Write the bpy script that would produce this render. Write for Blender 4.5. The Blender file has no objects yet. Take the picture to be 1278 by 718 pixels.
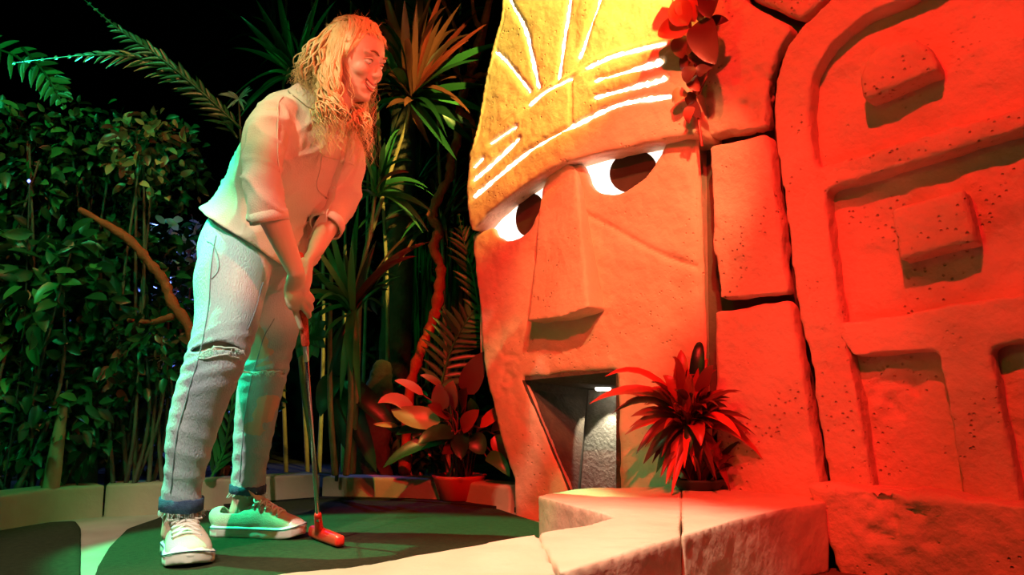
import bpy, bmesh, math, random
import numpy as np
from mathutils import Vector, Matrix

random.seed(7); rng = np.random.RandomState(7)
C = bpy.context.scene.collection
scene = bpy.context.scene

# ------------------------------------------------------------------ camera
F = 1000.0; CAMH = 0.42; PITCH = math.radians(8.0)
cam_d = bpy.data.cameras.new('camera'); cam = bpy.data.objects.new('camera', cam_d); C.objects.link(cam)
cam.location = (0, 0, CAMH); cam.rotation_euler = (math.pi/2 + PITCH, 0, 0)
cam_d.sensor_width = 36.0; cam_d.lens = F/1278*36.0; cam_d.clip_start = 0.02
scene.camera = cam

# ------------------------------------------------------------------ world, lights, exposure
wd = bpy.data.worlds.new('world'); scene.world = wd; wd.use_nodes = True
wd.node_tree.nodes['Background'].inputs[0].default_value = (0.010, 0.014, 0.018, 1)
wd.node_tree.nodes['Background'].inputs[1].default_value = 0.6
scene.view_settings.view_transform = 'Standard'; scene.view_settings.look = 'None'
scene.view_settings.exposure = 0.0; scene.view_settings.gamma = 1.0

def spot(name, loc, tgt, col, watt, cone, radius=0.03, blend=0.15):
    d = bpy.data.lights.new(name, 'SPOT'); d.color = col; d.energy = watt
    d.spot_size = math.radians(cone); d.spot_blend = blend; d.shadow_soft_size = radius
    o = bpy.data.objects.new(name, d); C.objects.link(o); o.location = loc
    o.rotation_euler = (Vector(tgt)-Vector(loc)).to_track_quat('-Z', 'Y').to_euler(); return o
spot('red_spotlight', (0.0, 0.35, 2.9), (0.92, 2.30, 0.75), (1.0, 0.024, 0.016), 420, 62, 0.03, 0.35)
spot('red_fill_low', (0.10, 0.50, 1.95), (0.42, 2.65, 0.50), (1.0, 0.030, 0.022), 195, 42, 0.03, 0.5)  # extra red lamp, added to fill the lower wall and left cheek
spot('warm_spotlight', (0.35, 0.80, 2.35), (0.42, 2.70, 0.98), (1.0, 0.52, 0.20), 190, 22, 0.03, 0.6)
spot('warm_spotlight_forehead', (0.9, 1.1, 2.6), (0.20, 2.84, 1.80), (1.0, 0.84, 0.14), 720, 29, 0.03, 0.7)
spot('red_spotlight_player', (0.70, 0.90, 1.15), (-0.60, 2.15, 1.10), (1.0, 0.15, 0.07), 88, 28, 0.03, 0.3)
spot('cream_spotlight_overhead', (-0.25, 0.80, 3.1), (-0.14, 1.42, 0.0), (1.0, 0.88, 0.66), 620, 38, 0.04, 0.6)
spot('cream_spotlight_player', (-1.2, 0.2, 2.6), (-0.98, 2.12, 0.42), (1.0, 0.84, 0.72), 360, 24, 0.03, 0.6)
spot('cream_spotlight_hair', (-1.3, 0.3, 2.7), (-0.56, 2.06, 1.22), (1.0, 0.84, 0.52), 230, 11, 0.03, 0.5)
spot('green_spotlight_side', (-2.3, 2.5, 2.7), (-1.0, 2.36, 0.76), (0.02, 1.0, 0.42), 1300, 25, 0.03, 0.25)
spot('green_spotlight_sleeve', (-2.0, 0.9, 2.2), (-0.80, 2.02, 1.00), (0.04, 1.0, 0.40), 105, 20, 0.03, 0.3)
spot('green_spotlight_kerb', (-0.1, 1.2, 2.2), (-0.50, 3.32, 0.07), (0.05, 1.0, 0.2), 120, 5, 0.01, 0.05)
spot('green_spotlight_frond', (-1.7, 3.0, 1.5), (-0.22, 3.45, 0.75), (0.04, 1.0, 0.25), 14, 22, 0.03, 0.5)
spot('green_spotlight_front', (-1.5, -0.4, 1.9), (0.2, 2.9, 0.7), (0.10, 1.0, 0.10), 17, 85, 0.05, 0.5)
spot('green_spotlight_leaves', (-1.5, 1.0, 2.6), (-2.3, 3.1, 1.0), (0.02, 1.0, 0.30), 110, 60, 0.04, 0.5)
spot('green_spotlight_canes', (-2.2, 2.6, 2.9), (-0.75, 3.9, 1.2), (0.04, 1.0, 0.25), 36, 44, 0.04, 0.5)
spot('blue_spotlight', (-2.2, 5.3, 2.0), (-1.75, 4.3, 0.3), (0.15, 0.25, 1.0), 140, 60, 0.05, 0.5)
spot('amber_spotlight', (-0.9, 1.4, 2.6), (-1.50, 3.0, 1.05), (1.0, 0.40, 0.12), 55, 30, 0.05, 0.6)

# ------------------------------------------------------------------ pixel -> world helpers
cp, sp = math.cos(PITCH), math.sin(PITCH)
def ray(px, py):
    xc = (px-639)/F; yc = (359-py)/F
    return np.array([xc, cp - yc*sp, sp + yc*cp])
O = np.array([0, 0, CAMH])
def D(px, py, Y):
    r = ray(px, py); return O + r*(Y/r[1])
def G(px, py, z=0.0):
    r = ray(px, py); return O + r*((z-CAMH)/r[2])
WA = np.array([0.66, 2.5, 0.0]); WU = np.array([0.76, -0.65, 0.0]); WU = WU/np.linalg.norm(WU)
WN = np.array([WU[1], -WU[0], 0.0]); WZ = np.array([0, 0, 1.0])
def W(px, py, w=0.0):
    r = ray(px, py); t = np.dot(WA + WN*w - O, WN)/np.dot(r, WN); return O + r*t
def UV(px, py, w=0.0):
    p = W(px, py, w) - WA; return (float(np.dot(p, WU)), float(p[2]))
def w2(u, v, w): return WA + WU*u + WZ*v + WN*w

# ------------------------------------------------------------------ noise
def vnoise(P, s, seed=0):
    Q = np.asarray(P)/s + 137.31 + seed*17.7; I = np.floor(Q).astype(np.int64); f = Q - I; f = f*f*(3-2*f)
    out = np.zeros(len(Q))
    for dx in (0, 1):
        for dy in (0, 1):
            for dz in (0, 1):
                h = ((I[:,0]+dx)*73856093) ^ ((I[:,1]+dy)*19349663) ^ ((I[:,2]+dz)*83492791) ^ (seed*2654435)
                h = (h ^ (h >> 13)) * 1274126177; h = h & 0xffff
                wgt = (f[:,0] if dx else 1-f[:,0])*(f[:,1] if dy else 1-f[:,1])*(f[:,2] if dz else 1-f[:,2])
                out += wgt*(h/65535.0*2-1)
    return out

# ------------------------------------------------------------------ materials
def mat(name, col, rough=0.8, col2=None, cscale=4.0, bump=0.0, bscale=30.0, pits=0.0, emit=None, estr=0, rand=0.0, trans=0.0, metal=0.0, spec=0.3, coords='Object', stretch=None):
    m = bpy.data.materials.new(name); m.use_nodes = True; nt = m.node_tree; N = nt.nodes; L = nt.links
    b = N['Principled BSDF']; b.inputs['Base Color'].default_value = (*col, 1); b.inputs['Roughness'].default_value = rough
    b.inputs['Metallic'].default_value = metal; b.inputs['Specular IOR Level'].default_value = spec
    if emit: b.inputs['Emission Color'].default_value = (*emit, 1); b.inputs['Emission Strength'].default_value = estr
    tc = N.new('ShaderNodeTexCoord'); src = tc.outputs[coords]
    if stretch:
        mp = N.new('ShaderNodeMapping'); mp.inputs['Scale'].default_value = stretch; L.new(src, mp.inputs[0]); src = mp.outputs[0]
    csock = None
    if col2:
        n = N.new('ShaderNodeTexNoise'); n.inputs['Scale'].default_value = cscale; n.inputs['Detail'].default_value = 6; L.new(src, n.inputs['Vector'])
        r = N.new('ShaderNodeValToRGB'); r.color_ramp.elements[0].position = 0.35; r.color_ramp.elements[1].position = 0.68
        r.color_ramp.elements[0].color = (*col, 1); r.color_ramp.elements[1].color = (*col2, 1)
        L.new(n.outputs['Fac'], r.inputs[0]); csock = r.outputs[0]
    if rand:
        oi = N.new('ShaderNodeObjectInfo'); hs = N.new('ShaderNodeHueSaturation')
        mr = N.new('ShaderNodeMapRange'); mr.inputs['To Min'].default_value = 1-rand; mr.inputs['To Max'].default_value = 1+rand
        L.new(oi.outputs['Random'], mr.inputs[0]); L.new(mr.outputs[0], hs.inputs['Value'])
        if csock: L.new(csock, hs.inputs['Color'])
        else: hs.inputs['Color'].default_value = (*col, 1)
        csock = hs.outputs[0]
    if csock: L.new(csock, b.inputs['Base Color'])
    if bump:
        n = N.new('ShaderNodeTexNoise'); n.inputs['Scale'].default_value = bscale; n.inputs['Detail'].default_value = 8; L.new(src, n.inputs['Vector'])
        h = n.outputs['Fac']
        if pits:
            v = N.new('ShaderNodeTexVoronoi'); v.inputs['Scale'].default_value = bscale*1.6; L.new(src, v.inputs['Vector'])
            mr = N.new('ShaderNodeMapRange'); mr.inputs['From Min'].default_value = 0.0; mr.inputs['From Max'].default_value = 0.22; L.new(v.outputs['Distance'], mr.inputs[0])
            n2 = N.new('ShaderNodeTexNoise'); n2.inputs['Scale'].default_value = 5.0; L.new(src, n2.inputs['Vector'])
            m2 = N.new('ShaderNodeMapRange'); m2.inputs['From Min'].default_value = 0.52; m2.inputs['From Max'].default_value = 0.62; L.new(n2.outputs['Fac'], m2.inputs[0])
            inv = N.new('ShaderNodeMath'); inv.operation = 'SUBTRACT'; inv.inputs[0].default_value = 1.0; L.new(mr.outputs[0], inv.inputs[1])
            mm = N.new('ShaderNodeMath'); mm.operation = 'MULTIPLY'; L.new(inv.outputs[0], mm.inputs[0]); L.new(m2.outputs[0], mm.inputs[1])
            m3 = N.new('ShaderNodeMath'); m3.operation = 'MULTIPLY_ADD'; m3.inputs[1].default_value = -pits; L.new(mm.outputs[0], m3.inputs[0]); L.new(h, m3.inputs[2]); h = m3.outputs[0]
        bp = N.new('ShaderNodeBump'); bp.inputs['Strength'].default_value = bump; bp.inputs['Distance'].default_value = 0.01
        L.new(h, bp.inputs['Height']); L.new(bp.outputs[0], b.inputs['Normal'])
    if trans:
        b.inputs['Transmission Weight'].default_value = 0
        t = N.new('ShaderNodeBsdfTranslucent'); t.inputs[0].default_value = (*col, 1)
        if csock: L.new(csock, t.inputs[0])
        mx = N.new('ShaderNodeMixShader'); mx.inputs[0].default_value = trans
        L.new(b.outputs[0], mx.inputs[1]); L.new(t.outputs[0], mx.inputs[2]); L.new(mx.outputs[0], N['Material Output'].inputs['Surface'])
    return m

M = {}
M['stone'] = mat('terracotta_plaster', (0.74, 0.47, 0.34), 0.75, (0.60, 0.36, 0.25), 3.0, 0.9, 34, 1.6)
M['face'] = mat('tiki_face_plaster', (0.80, 0.52, 0.36), 0.72, (0.70, 0.42, 0.28), 4.0, 0.65, 30, 1.0)
M['groove'] = mat('groove_plaster', (0.16, 0.12, 0.07), 0.95, (0.10, 0.09, 0.05), 8, 0.4, 40)
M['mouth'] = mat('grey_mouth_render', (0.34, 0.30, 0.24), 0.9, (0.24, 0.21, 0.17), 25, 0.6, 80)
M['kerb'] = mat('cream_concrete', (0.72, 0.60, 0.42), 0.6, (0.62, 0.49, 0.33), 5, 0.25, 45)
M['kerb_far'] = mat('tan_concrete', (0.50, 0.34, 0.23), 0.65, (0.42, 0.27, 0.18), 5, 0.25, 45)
M['turf'] = mat('green_turf', (0.045, 0.050, 0.022), 0.95, (0.062, 0.068, 0.030), 60, 1.0, 420, spec=0.1)
M['cement'] = mat('cement_path', (0.42, 0.33, 0.23), 0.8, (0.34, 0.26, 0.18), 6, 0.3, 60)
M['soil'] = mat('dark_soil', (0.018, 0.014, 0.010), 1.0, (0.03, 0.022, 0.014), 20, 0.8, 60)
M['black'] = mat('black_paint', (0.008, 0.009, 0.010), 0.95, (0.012, 0.013, 0.014), 3)
M['led'] = mat('glowing_light_strip', (1, 0.95, 0.85), 0.5, emit=(1.0, 0.86, 0.62), estr=5.0)
M['eye_glow'] = mat('backlit_eye_white', (1, 1, 0.9), 0.5, emit=(1.0, 0.97, 0.86), estr=1.7)
M['mouth_side'] = mat('shade_darkened_mouth_side', (0.10, 0.075, 0.05), 0.95, (0.07, 0.055, 0.04), 25, 0.6, 80)  # mouth render darkened to brown: shade inside the recess is put into the colour
M['lamp'] = mat('mouth_lamp_glow', (1, 1, 1), 0.5, emit=(1.0, 0.95, 0.78), estr=14)
M['pupil'] = mat('pupil_brown', (0.055, 0.03, 0.018), 0.9, (0.075, 0.04, 0.025), 12)
M['skin'] = mat('skin', (0.74, 0.48, 0.37), 0.5, (0.70, 0.43, 0.33), 9, 0.06, 160, spec=0.35)
M['lip'] = mat('lips', (0.55, 0.16, 0.13), 0.35)
M['tooth'] = mat('teeth', (0.85, 0.8, 0.72), 0.3)
M['brow'] = mat('eyebrow_hair', (0.26, 0.14, 0.06), 0.8)
M['eyeball'] = mat('eyeball', (0.8, 0.78, 0.75), 0.2)
M['iris'] = mat('iris', (0.05, 0.04, 0.03), 0.2)
M['hair'] = mat('blonde_hair', (0.66, 0.48, 0.20), 0.42, (0.86, 0.68, 0.36), 26, 0.3, 90, spec=0.5)
M['shirt'] = mat('pale_pink_cotton', (0.78, 0.52, 0.45), 0.85, (0.74, 0.47, 0.40), 14, 0.25, 260)
M['button'] = mat('shirt_button', (0.85, 0.75, 0.65), 0.4)
M['jeans'] = mat('pale_washed_denim', (0.44, 0.50, 0.57), 0.9, (0.62, 0.66, 0.70), 9, 0.5, 330, stretch=(1, 1, 0.35))
M['denim_dark'] = mat('dark_denim', (0.035, 0.06, 0.13), 0.9, (0.07, 0.11, 0.20), 60, 0.5, 300)
M['thread'] = mat('white_frayed_thread', (0.72, 0.74, 0.74), 0.9)
M['seam'] = mat('grey_stitching', (0.22, 0.26, 0.30), 0.9)
M['canvas'] = mat('beige_canvas', (0.66, 0.56, 0.44), 0.9, (0.60, 0.50, 0.39), 30, 0.3, 300)
M['rubber'] = mat('off_white_rubber', (0.82, 0.76, 0.68), 0.45)
M['lace'] = mat('white_laces', (0.86, 0.82, 0.74), 0.8)
M['navy'] = mat('navy_patch', (0.03, 0.045, 0.11), 0.7)
M['red_plastic'] = mat('red_plastic', (0.78, 0.03, 0.015), 0.35, spec=0.5)
M['red_grip'] = mat('red_rubber_grip', (0.72, 0.06, 0.03), 0.7, bump=0.6, bscale=260)
M['chrome'] = mat('dark_chrome', (0.55, 0.55, 0.58), 0.18, metal=1.0)
M['silver'] = mat('silver_eyelet', (0.7, 0.7, 0.7), 0.3, metal=1.0)
def leafmat(n, c, c2, r=0.33, tr=0.18, rnd=0.6): return mat(n, c, r, c2, 3.0, 0.15, 20, rand=rnd, trans=tr, spec=0.5)
M['leaf_green'] = leafmat('glossy_green_leaf', (0.035, 0.16, 0.045), (0.07, 0.26, 0.07))
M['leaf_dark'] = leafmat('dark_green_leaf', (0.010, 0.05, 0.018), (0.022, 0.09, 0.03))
M['leaf_bronze'] = leafmat('bronze_leaf', (0.13, 0.035, 0.022), (0.24, 0.07, 0.04))
M['leaf_tan'] = leafmat('dry_tan_leaf', (0.40, 0.26, 0.12), (0.52, 0.33, 0.16))
M['leaf_red'] = leafmat('deep_red_leaf', (0.40, 0.035, 0.03), (0.58, 0.08, 0.05), tr=0.1)
M['leaf_maroon'] = leafmat('dark_maroon_leaf', (0.10, 0.02, 0.02), (0.2, 0.04, 0.03), tr=0.1)
M['leaf_pink'] = leafmat('pale_pink_leaf', (0.72, 0.42, 0.34), (0.8, 0.55, 0.42), tr=0.1, rnd=0.1)
M['leaf_grey'] = leafmat('silvery_leaf', (0.40, 0.44, 0.44), (0.55, 0.58, 0.60))
M['bark'] = mat('grey_brown_bark', (0.10, 0.07, 0.05), 0.9, (0.17, 0.12, 0.08), 12, 0.9, 40)
M['branch'] = mat('orange_brown_branch', (0.62, 0.085, 0.035), 0.7, (0.38, 0.045, 0.02), 14, 0.8, 50)
M['cane'] = mat('pale_cane', (0.45, 0.30, 0.16), 0.6, (0.30, 0.2, 0.1), 16, 0.3, 50)
M['pot'] = mat('dark_plant_pot', (0.03, 0.035, 0.03), 0.6)
M['red_pot'] = mat('glossy_red_pot', (0.55, 0.03, 0.02), 0.25, spec=0.6)

# ------------------------------------------------------------------ object helpers
def tag(o, label=None, cat=None, group=None, kind=None):
    if label: o['label'] = label
    if cat: o['category'] = cat
    if group: o['group'] = group
    if kind: o['kind'] = kind
    return o
def world_loc(o):
    v = Vector((0, 0, 0))
    while o is not None: v = v + o.location; o = o.parent
    return np.array(v)
def thing(name, label, cat, loc, group=None):
    o = bpy.data.objects.new(name, None); C.objects.link(o); o.location = loc; o.empty_display_size = 0.1
    return tag(o, label, cat, group)
def mesh(name, V, Fc, m=None, smooth=True):
    me = bpy.data.meshes.new(name); me.from_pydata([tuple(map(float, v)) for v in V], [], [tuple(map(int, f)) for f in Fc]); me.update()
    if m: me.materials.append(m)
    if smooth: me.polygons.foreach_set('use_smooth', [True]*len(me.polygons))
    return me
def obj(name, V, Fc, m, parent=None, smooth=True, label=None):
    V = np.asarray(V, float); c = (V.min(0)+V.max(0))/2
    if parent is None: c[2] = V[:,2].min()
    o = bpy.data.objects.new(name, mesh(name, V-c, Fc, m, smooth)); C.objects.link(o)
    if parent is not None: o.parent = parent; o.location = c - world_loc(parent)
    else: o.location = c
    if label: o['label'] = label
    return o
class MB:
    def __init__(s): s.V = []; s.F = []
    def add(s, V, Fc):
        b = len(s.V); s.V += [tuple(v) for v in V]; s.F += [tuple(i+b for i in f) for f in Fc]; return s
    def np(s): return np.array(s.V, float)
def prism(pts, a, b, frame):
    """pts 2D outline; frame(u,v,w)->xyz ; from w=a to w=b"""
    n = len(pts); V = [frame(u, v, a) for u, v in pts] + [frame(u, v, b) for u, v in pts]
    Fc = [tuple(range(n)), tuple(range(2*n-1, n-1, -1))] + [(i, i+n, (i+1) % n + n, (i+1) % n) for i in range(n)]
    return V, Fc
def box(x0, x1, y0, y1, z0, z1):
    V = [(x, y, z) for z in (z0, z1) for y in (y0, y1) for x in (x0, x1)]
    return V, [(0, 2, 3, 1), (4, 5, 7, 6), (0, 1, 5, 4), (2, 6, 7, 3), (0, 4, 6, 2), (1, 3, 7, 5)]
def remesh(V, Fc, voxel, smooth=4, fac=0.5):
    me = mesh('tmp', V, Fc); bm = bmesh.new(); bm.from_mesh(me); bmesh.ops.triangulate(bm, faces=[f for f in bm.faces if len(f.verts) > 4])
    bmesh.ops.recalc_face_normals(bm, faces=bm.faces); bm.to_mesh(me); bm.free()
    o = bpy.data.objects.new('tmp', me); C.objects.link(o)
    r = o.modifiers.new('r', 'REMESH'); r.mode = 'VOXEL'; r.voxel_size = voxel; r.adaptivity = 0
    if smooth: s = o.modifiers.new('s', 'SMOOTH'); s.iterations = smooth; s.factor = fac
    dg = bpy.context.evaluated_depsgraph_get(); ev = o.evaluated_get(dg); m2 = ev.to_mesh()
    A = np.empty(len(m2.vertices)*3); m2.vertices.foreach_get('co', A); A = A.reshape(-1, 3)
    Nn = np.empty(len(m2.vertices)*3); m2.vertex_normals.foreach_get('vector', Nn); Nn = Nn.reshape(-1, 3)
    FF = [tuple(p.vertices) for p in m2.polygons]
    ev.to_mesh_clear(); bpy.data.objects.remove(o); bpy.data.meshes.remove(me)
    return A, Nn, FF
def smoothpath(pts, n):
    """Catmull-Rom through k-dim points -> n samples"""
    P = np.asarray(pts, float)
    if len(P) < 3: return np.array([P[0] + (P[-1]-P[0])*t for t in np.linspace(0, 1, n)])
    Q = np.vstack([2*P[0]-P[1], P, 2*P[-1]-P[-2]]); out = []
    for t in np.linspace(0, len(P)-1.0001, n):
        i = int(t); f = t-i; a, b, c, d = Q[i], Q[i+1], Q[i+2], Q[i+3]
        out.append(0.5*(2*b+(c-a)*f+(2*a-5*b+4*c-d)*f*f+(3*b-a-3*c+d)*f**3))
    return np.array(out)
def loft(cs, ra, rb, hint, seg=20, sub=4, cap=True, power=2.0):
    """cs centres, ra radius along hint axis, rb radius across; hint vec or list"""
    k = len(cs); H = [hint]*k if np.ndim(hint) == 1 else hint
    data = np.hstack([np.asarray(cs, float), np.c_[ra, rb], np.asarray(H, float)])
    if sub > 1: data = smoothpath(data, (k-1)*sub+1)
    c = data[:, :3]; A = data[:, 3]; B = data[:, 4]; H = data[:, 5:8]
    T = np.gradient(c, axis=0); T /= np.linalg.norm(T, axis=1)[:, None]+1e-12
    if cap:
        r0 = min(A[0], B[0]); r1 = min(A[-1], B[-1]); cl, Al, Bl, Hl, Tl = [], [], [], [], []
        for a in (80, 60, 35): cl.append(c[0]-T[0]*r0*0.6*math.sin(math.radians(a))); s = math.cos(math.radians(a)); Al.append(A[0]*s); Bl.append(B[0]*s); Hl.append(H[0]); Tl.append(T[0])
        ce, Ae, Be, He, Te = [], [], [], [], []
        for a in (35, 60, 80): ce.append(c[-1]+T[-1]*r1*0.6*math.sin(math.radians(a))); s = math.cos(math.radians(a)); Ae.append(A[-1]*s); Be.append(B[-1]*s); He.append(H[-1]); Te.append(T[-1])
        c = np.vstack([cl, c, ce]); A = np.r_[Al, A, Ae]; B = np.r_[Bl, B, Be]; H = np.vstack([Hl, H, He]); T = np.vstack([Tl, T, Te])
    V = []; ang = np.linspace(0, 2*math.pi, seg, endpoint=False)
    ca = np.sign(np.cos(ang))*np.abs(np.cos(ang))**(2/power); sa = np.sign(np.sin(ang))*np.abs(np.sin(ang))**(2/power)
    for i in range(len(c)):
        X = H[i]-T[i]*np.dot(H[i], T[i]); X /= np.linalg.norm(X)+1e-12; Y = np.cross(T[i], X)
        V += [c[i]+X*A[i]*p+Y*B[i]*q for p, q in zip(ca, sa)]
    m = len(c); Fc = [(i*seg+j, i*seg+(j+1) % seg, (i+1)*seg+(j+1) % seg, (i+1)*seg+j) for i in range(m-1) for j in range(seg)]
    Fc += [tuple(range(seg-1, -1, -1)), tuple((m-1)*seg+j for j in range(seg))]
    return V, Fc
def tube(pts, r, seg=8, sub=3, cap=True):
    pts = [np.asarray(p, float) for p in pts]; r = [r]*len(pts) if np.isscalar(r) else r
    d = pts[-1]-pts[0]; h = np.array([1.0, 0.13, 0.07]) if abs(d[0]) < 0.8*np.linalg.norm(d) else np.array([0.1, 0.2, 1.0])
    return loft(pts, r, r, h, seg, sub, cap)
def ellipsoid(c, X, Y, Z, seg=18, rings=12):
    V = []; c = np.asarray(c)
    for i in range(1, rings):
        th = math.pi*i/rings
        for j in range(seg):
            ph = 2*math.pi*j/seg; V.append(c+np.asarray(X)*math.sin(th)*math.cos(ph)+np.asarray(Y)*math.sin(th)*math.sin(ph)+np.asarray(Z)*math.cos(th))
    Fc = [(i*seg+j, (i+1)*seg+j, (i+1)*seg+(j+1) % seg, i*seg+(j+1) % seg) for i in range(rings-2) for j in range(seg)]
    a = len(V); V += [c+np.asarray(Z), c-np.asarray(Z)]
    Fc += [(a, j, (j+1) % seg) for j in range(seg)] + [(a+1, (rings-2)*seg+(j+1) % seg, (rings-2)*seg+j) for j in range(seg)]
    return V, Fc

# ================================================================== SETTING
def struct(name, V, Fc, m): o = obj(name, V, Fc, m, None, False); o['kind'] = 'structure'; return o
OUTZ = -0.40
struct('floor', *box(-5.0, 3.4, -1.5, 6.4, OUTZ-0.1, OUTZ), M['soil'])
struct('wall_back', *box(-5.0, 3.4, 6.4, 6.5, OUTZ-0.1, 4.2), M['black'])
struct('wall_left', *box(-5.1, -5.0, -1.5, 6.5, OUTZ-0.1, 4.2), M['black'])
struct('ceiling', *box(-5.1, 3.4, -1.5, 6.5, 4.2, 4.3), M['black'])

# course base (cement) and planting bed
def gp(l, z): return [tuple(G(x, y, z)[:2]) for x, y in l]
def xyf(u, v, w): return (u, v, w)
def plan(px_pts, z0, z1, z=None): return prism(gp(px_pts, z1 if z is None else z), z0, z1, xyf)
course = [(-1.74, 1.1), (-0.3, 1.15), (0.0, 1.32), (0.50, 1.85), (0.72, 2.2), (0.72, 2.40), (0.62, 2.50), (0.12, 3.0), (0.02, 3.10), (-0.1, 3.16), (-0.56, 3.40), (-0.84, 3.40), (-1.12, 3.2), (-1.56, 3.0), (-1.74, 2.6), (-1.74, 1.4)]
o = struct('floor_course', *prism(course, OUTZ, 0.0, xyf), M['cement'])
bed = [(-4.9, 1.4), (-1.74, 1.4), (-1.74, 2.6), (-1.56, 3.0), (-1.12, 3.2), (-0.84, 3.40), (-0.56, 3.40), (-0.1, 3.16), (0.02, 3.10), (0.3, 3.35), (1.6, 6.3), (-4.9, 6.3)]
struct('floor_planting_bed', *prism(bed, OUTZ, 0.02, xyf), M['soil'])

def blob(name, V, Fc, m, parent=None, voxel=0.012, sm=5, amp=0.003, ns=0.08, label=None):
    A, Nn, FF = remesh(V, Fc, voxel, sm)
    A = A + Nn*(vnoise(A, ns, 3)*amp + vnoise(A, ns*0.35, 5)*amp*0.4)[:, None]
    return obj(name, A, FF, m, parent, True, label)

turf_px = [(112, 735), (122, 705), (136, 682), (158, 660), (200, 645), (300, 631), (395, 622), (470, 623), (552, 627), (625, 636), (668, 650), (720, 668), (700, 700)]
tp = gp(turf_px, 0.012) + [(0.22, 1.45), (-0.1, 1.2), (-0.35, 1.12), (-0.9, 1.05), (-1.05, 1.5)]
V, Fc = prism(tp, -0.004, 0.014, xyf)
o = blob('putting_green', V, Fc, M['turf'], None, 0.009, 3, 0.0006, 0.2)
tag(o, 'large dark green artificial turf under the player, running to the mouth of the stone face', 'putting green', 'turf pieces inside the kerbs')
tp = gp([(-160, 692), (-60, 670), (0, 662), (60, 652), (95, 650), (101, 658), (101, 735)], 0.012) + [(-1.15, 1.3), (-1.7, 1.3)]
V, Fc = prism(tp, -0.004, 0.014, xyf)
o = blob('putting_green', V, Fc, M['turf'], None, 0.009, 3, 0.0006, 0.2)
tag(o, 'small separate turf patch at the far left edge, beyond the cement strip', 'putting green', 'turf pieces inside the kerbs')

# near kerb with plateau
KZ = 0.15
kb = thing('kerb', 'wide cream concrete kerb curving along the front, with the ledge below the stone face', 'kerb', G(700, 690, 0.0) * np.array([1, 1, 0]))
inner = [(-140, 800), (120, 750), (300, 723), (430, 707), (540, 691), (640, 672)]
b1 = gp(inner+[(669.5, 666.7), (696.5, 715.5)], KZ) + [tuple(G(600, 742, KZ)[:2]), tuple(G(400, 790, KZ)[:2]), tuple(G(100, 860, KZ)[:2]), tuple(G(-200, 920, KZ)[:2])]
b2 = gp([(671, 666.5), (735, 654), (765, 645), (750, 640), (715, 631), (671, 619), (690, 614), (715, 610.5), (800, 609), (850, 608), (849, 670), (804, 684), (743, 702), (698, 715)], KZ)
b3 = gp([(851.2, 608), (890, 606), (960, 604), (1008, 604), (1020, 612), (1031, 627), (980, 634), (915, 649), (850.2, 669.6)], KZ)
for nm, b in (('kerb_block', b1), ('kerb_block', b2), ('kerb_block', b3)):
    V, Fc = prism(b, -0.035, KZ, xyf); blob(nm, V, Fc, M['kerb'], kb, 0.0075, 2, 0.0035, 0.10)
V, Fc = prism([(-0.6, 0.98), (0.1, 1.22), (0.6, 1.6), (0.92, 2.1), (0.9, 2.25), (0.5, 2.25), (0.0, 1.5), (-0.6, 1.1)], OUTZ, -0.03, xyf)
obj('kerb_footing', V, Fc, M['groove'], kb, False, 'dark recessed footing')

# far kerb
kf = thing('kerb', 'low tan concrete kerb along the back of the green in front of the planting', 'kerb', G(400, 635, 0.0) * np.array([1, 1, 0]))
def strip(front, wd, z1):
    f = [G(x, y, 0.0)[:2] for x, y in front]; f = smoothpath(f, len(front)*3); T = np.gradient(f, axis=0); T /= np.linalg.norm(T, axis=1)[:, None]
    bk = f + np.c_[-T[:, 1], T[:, 0]]*wd
    return prism([tuple(p) for p in f]+[tuple(p) for p in bk[::-1]], -0.06, z1, xyf)
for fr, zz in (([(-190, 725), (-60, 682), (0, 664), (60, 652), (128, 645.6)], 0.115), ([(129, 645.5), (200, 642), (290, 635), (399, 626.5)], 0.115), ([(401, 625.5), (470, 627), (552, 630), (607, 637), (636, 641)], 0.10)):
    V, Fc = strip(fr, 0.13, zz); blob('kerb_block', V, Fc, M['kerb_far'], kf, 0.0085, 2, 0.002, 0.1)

# ================================================================== CARVED WALL (right)
def ff(u, v, w): return w2(u, v, w)
def stone_uv(name, polys, m, parent, voxel=0.011, sm=6, amp=0.006, carve=None, label=None, seed=1):
    """polys: list of (uv outline, w0, w1) unioned; meshed in wall coordinates so that edges stay straight"""
    mb = MB()
    for pts, a, b in polys: mb.add(*prism(pts, a, b, lambda u, v, w: (u, w, v)))
    A, Nn, FF = remesh(mb.V, mb.F, voxel, sm)
    disp = vnoise(A, 0.13, seed)*amp + vnoise(A, 0.045, seed+1)*amp*0.5 + vnoise(A, 0.02, seed+2)*amp*0.22
    if carve is not None: disp = disp + carve(A, Nn)
    A = A + Nn*disp[:, None]
    P = WA + A[:, 0:1]*WU + A[:, 2:3]*WZ + A[:, 1:2]*WN
    return obj(name, P, [f[::-1] for f in FF], m, parent, True, label)
def uvl(l, w): return [UV(x, y, w) for x, y in l]

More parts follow.
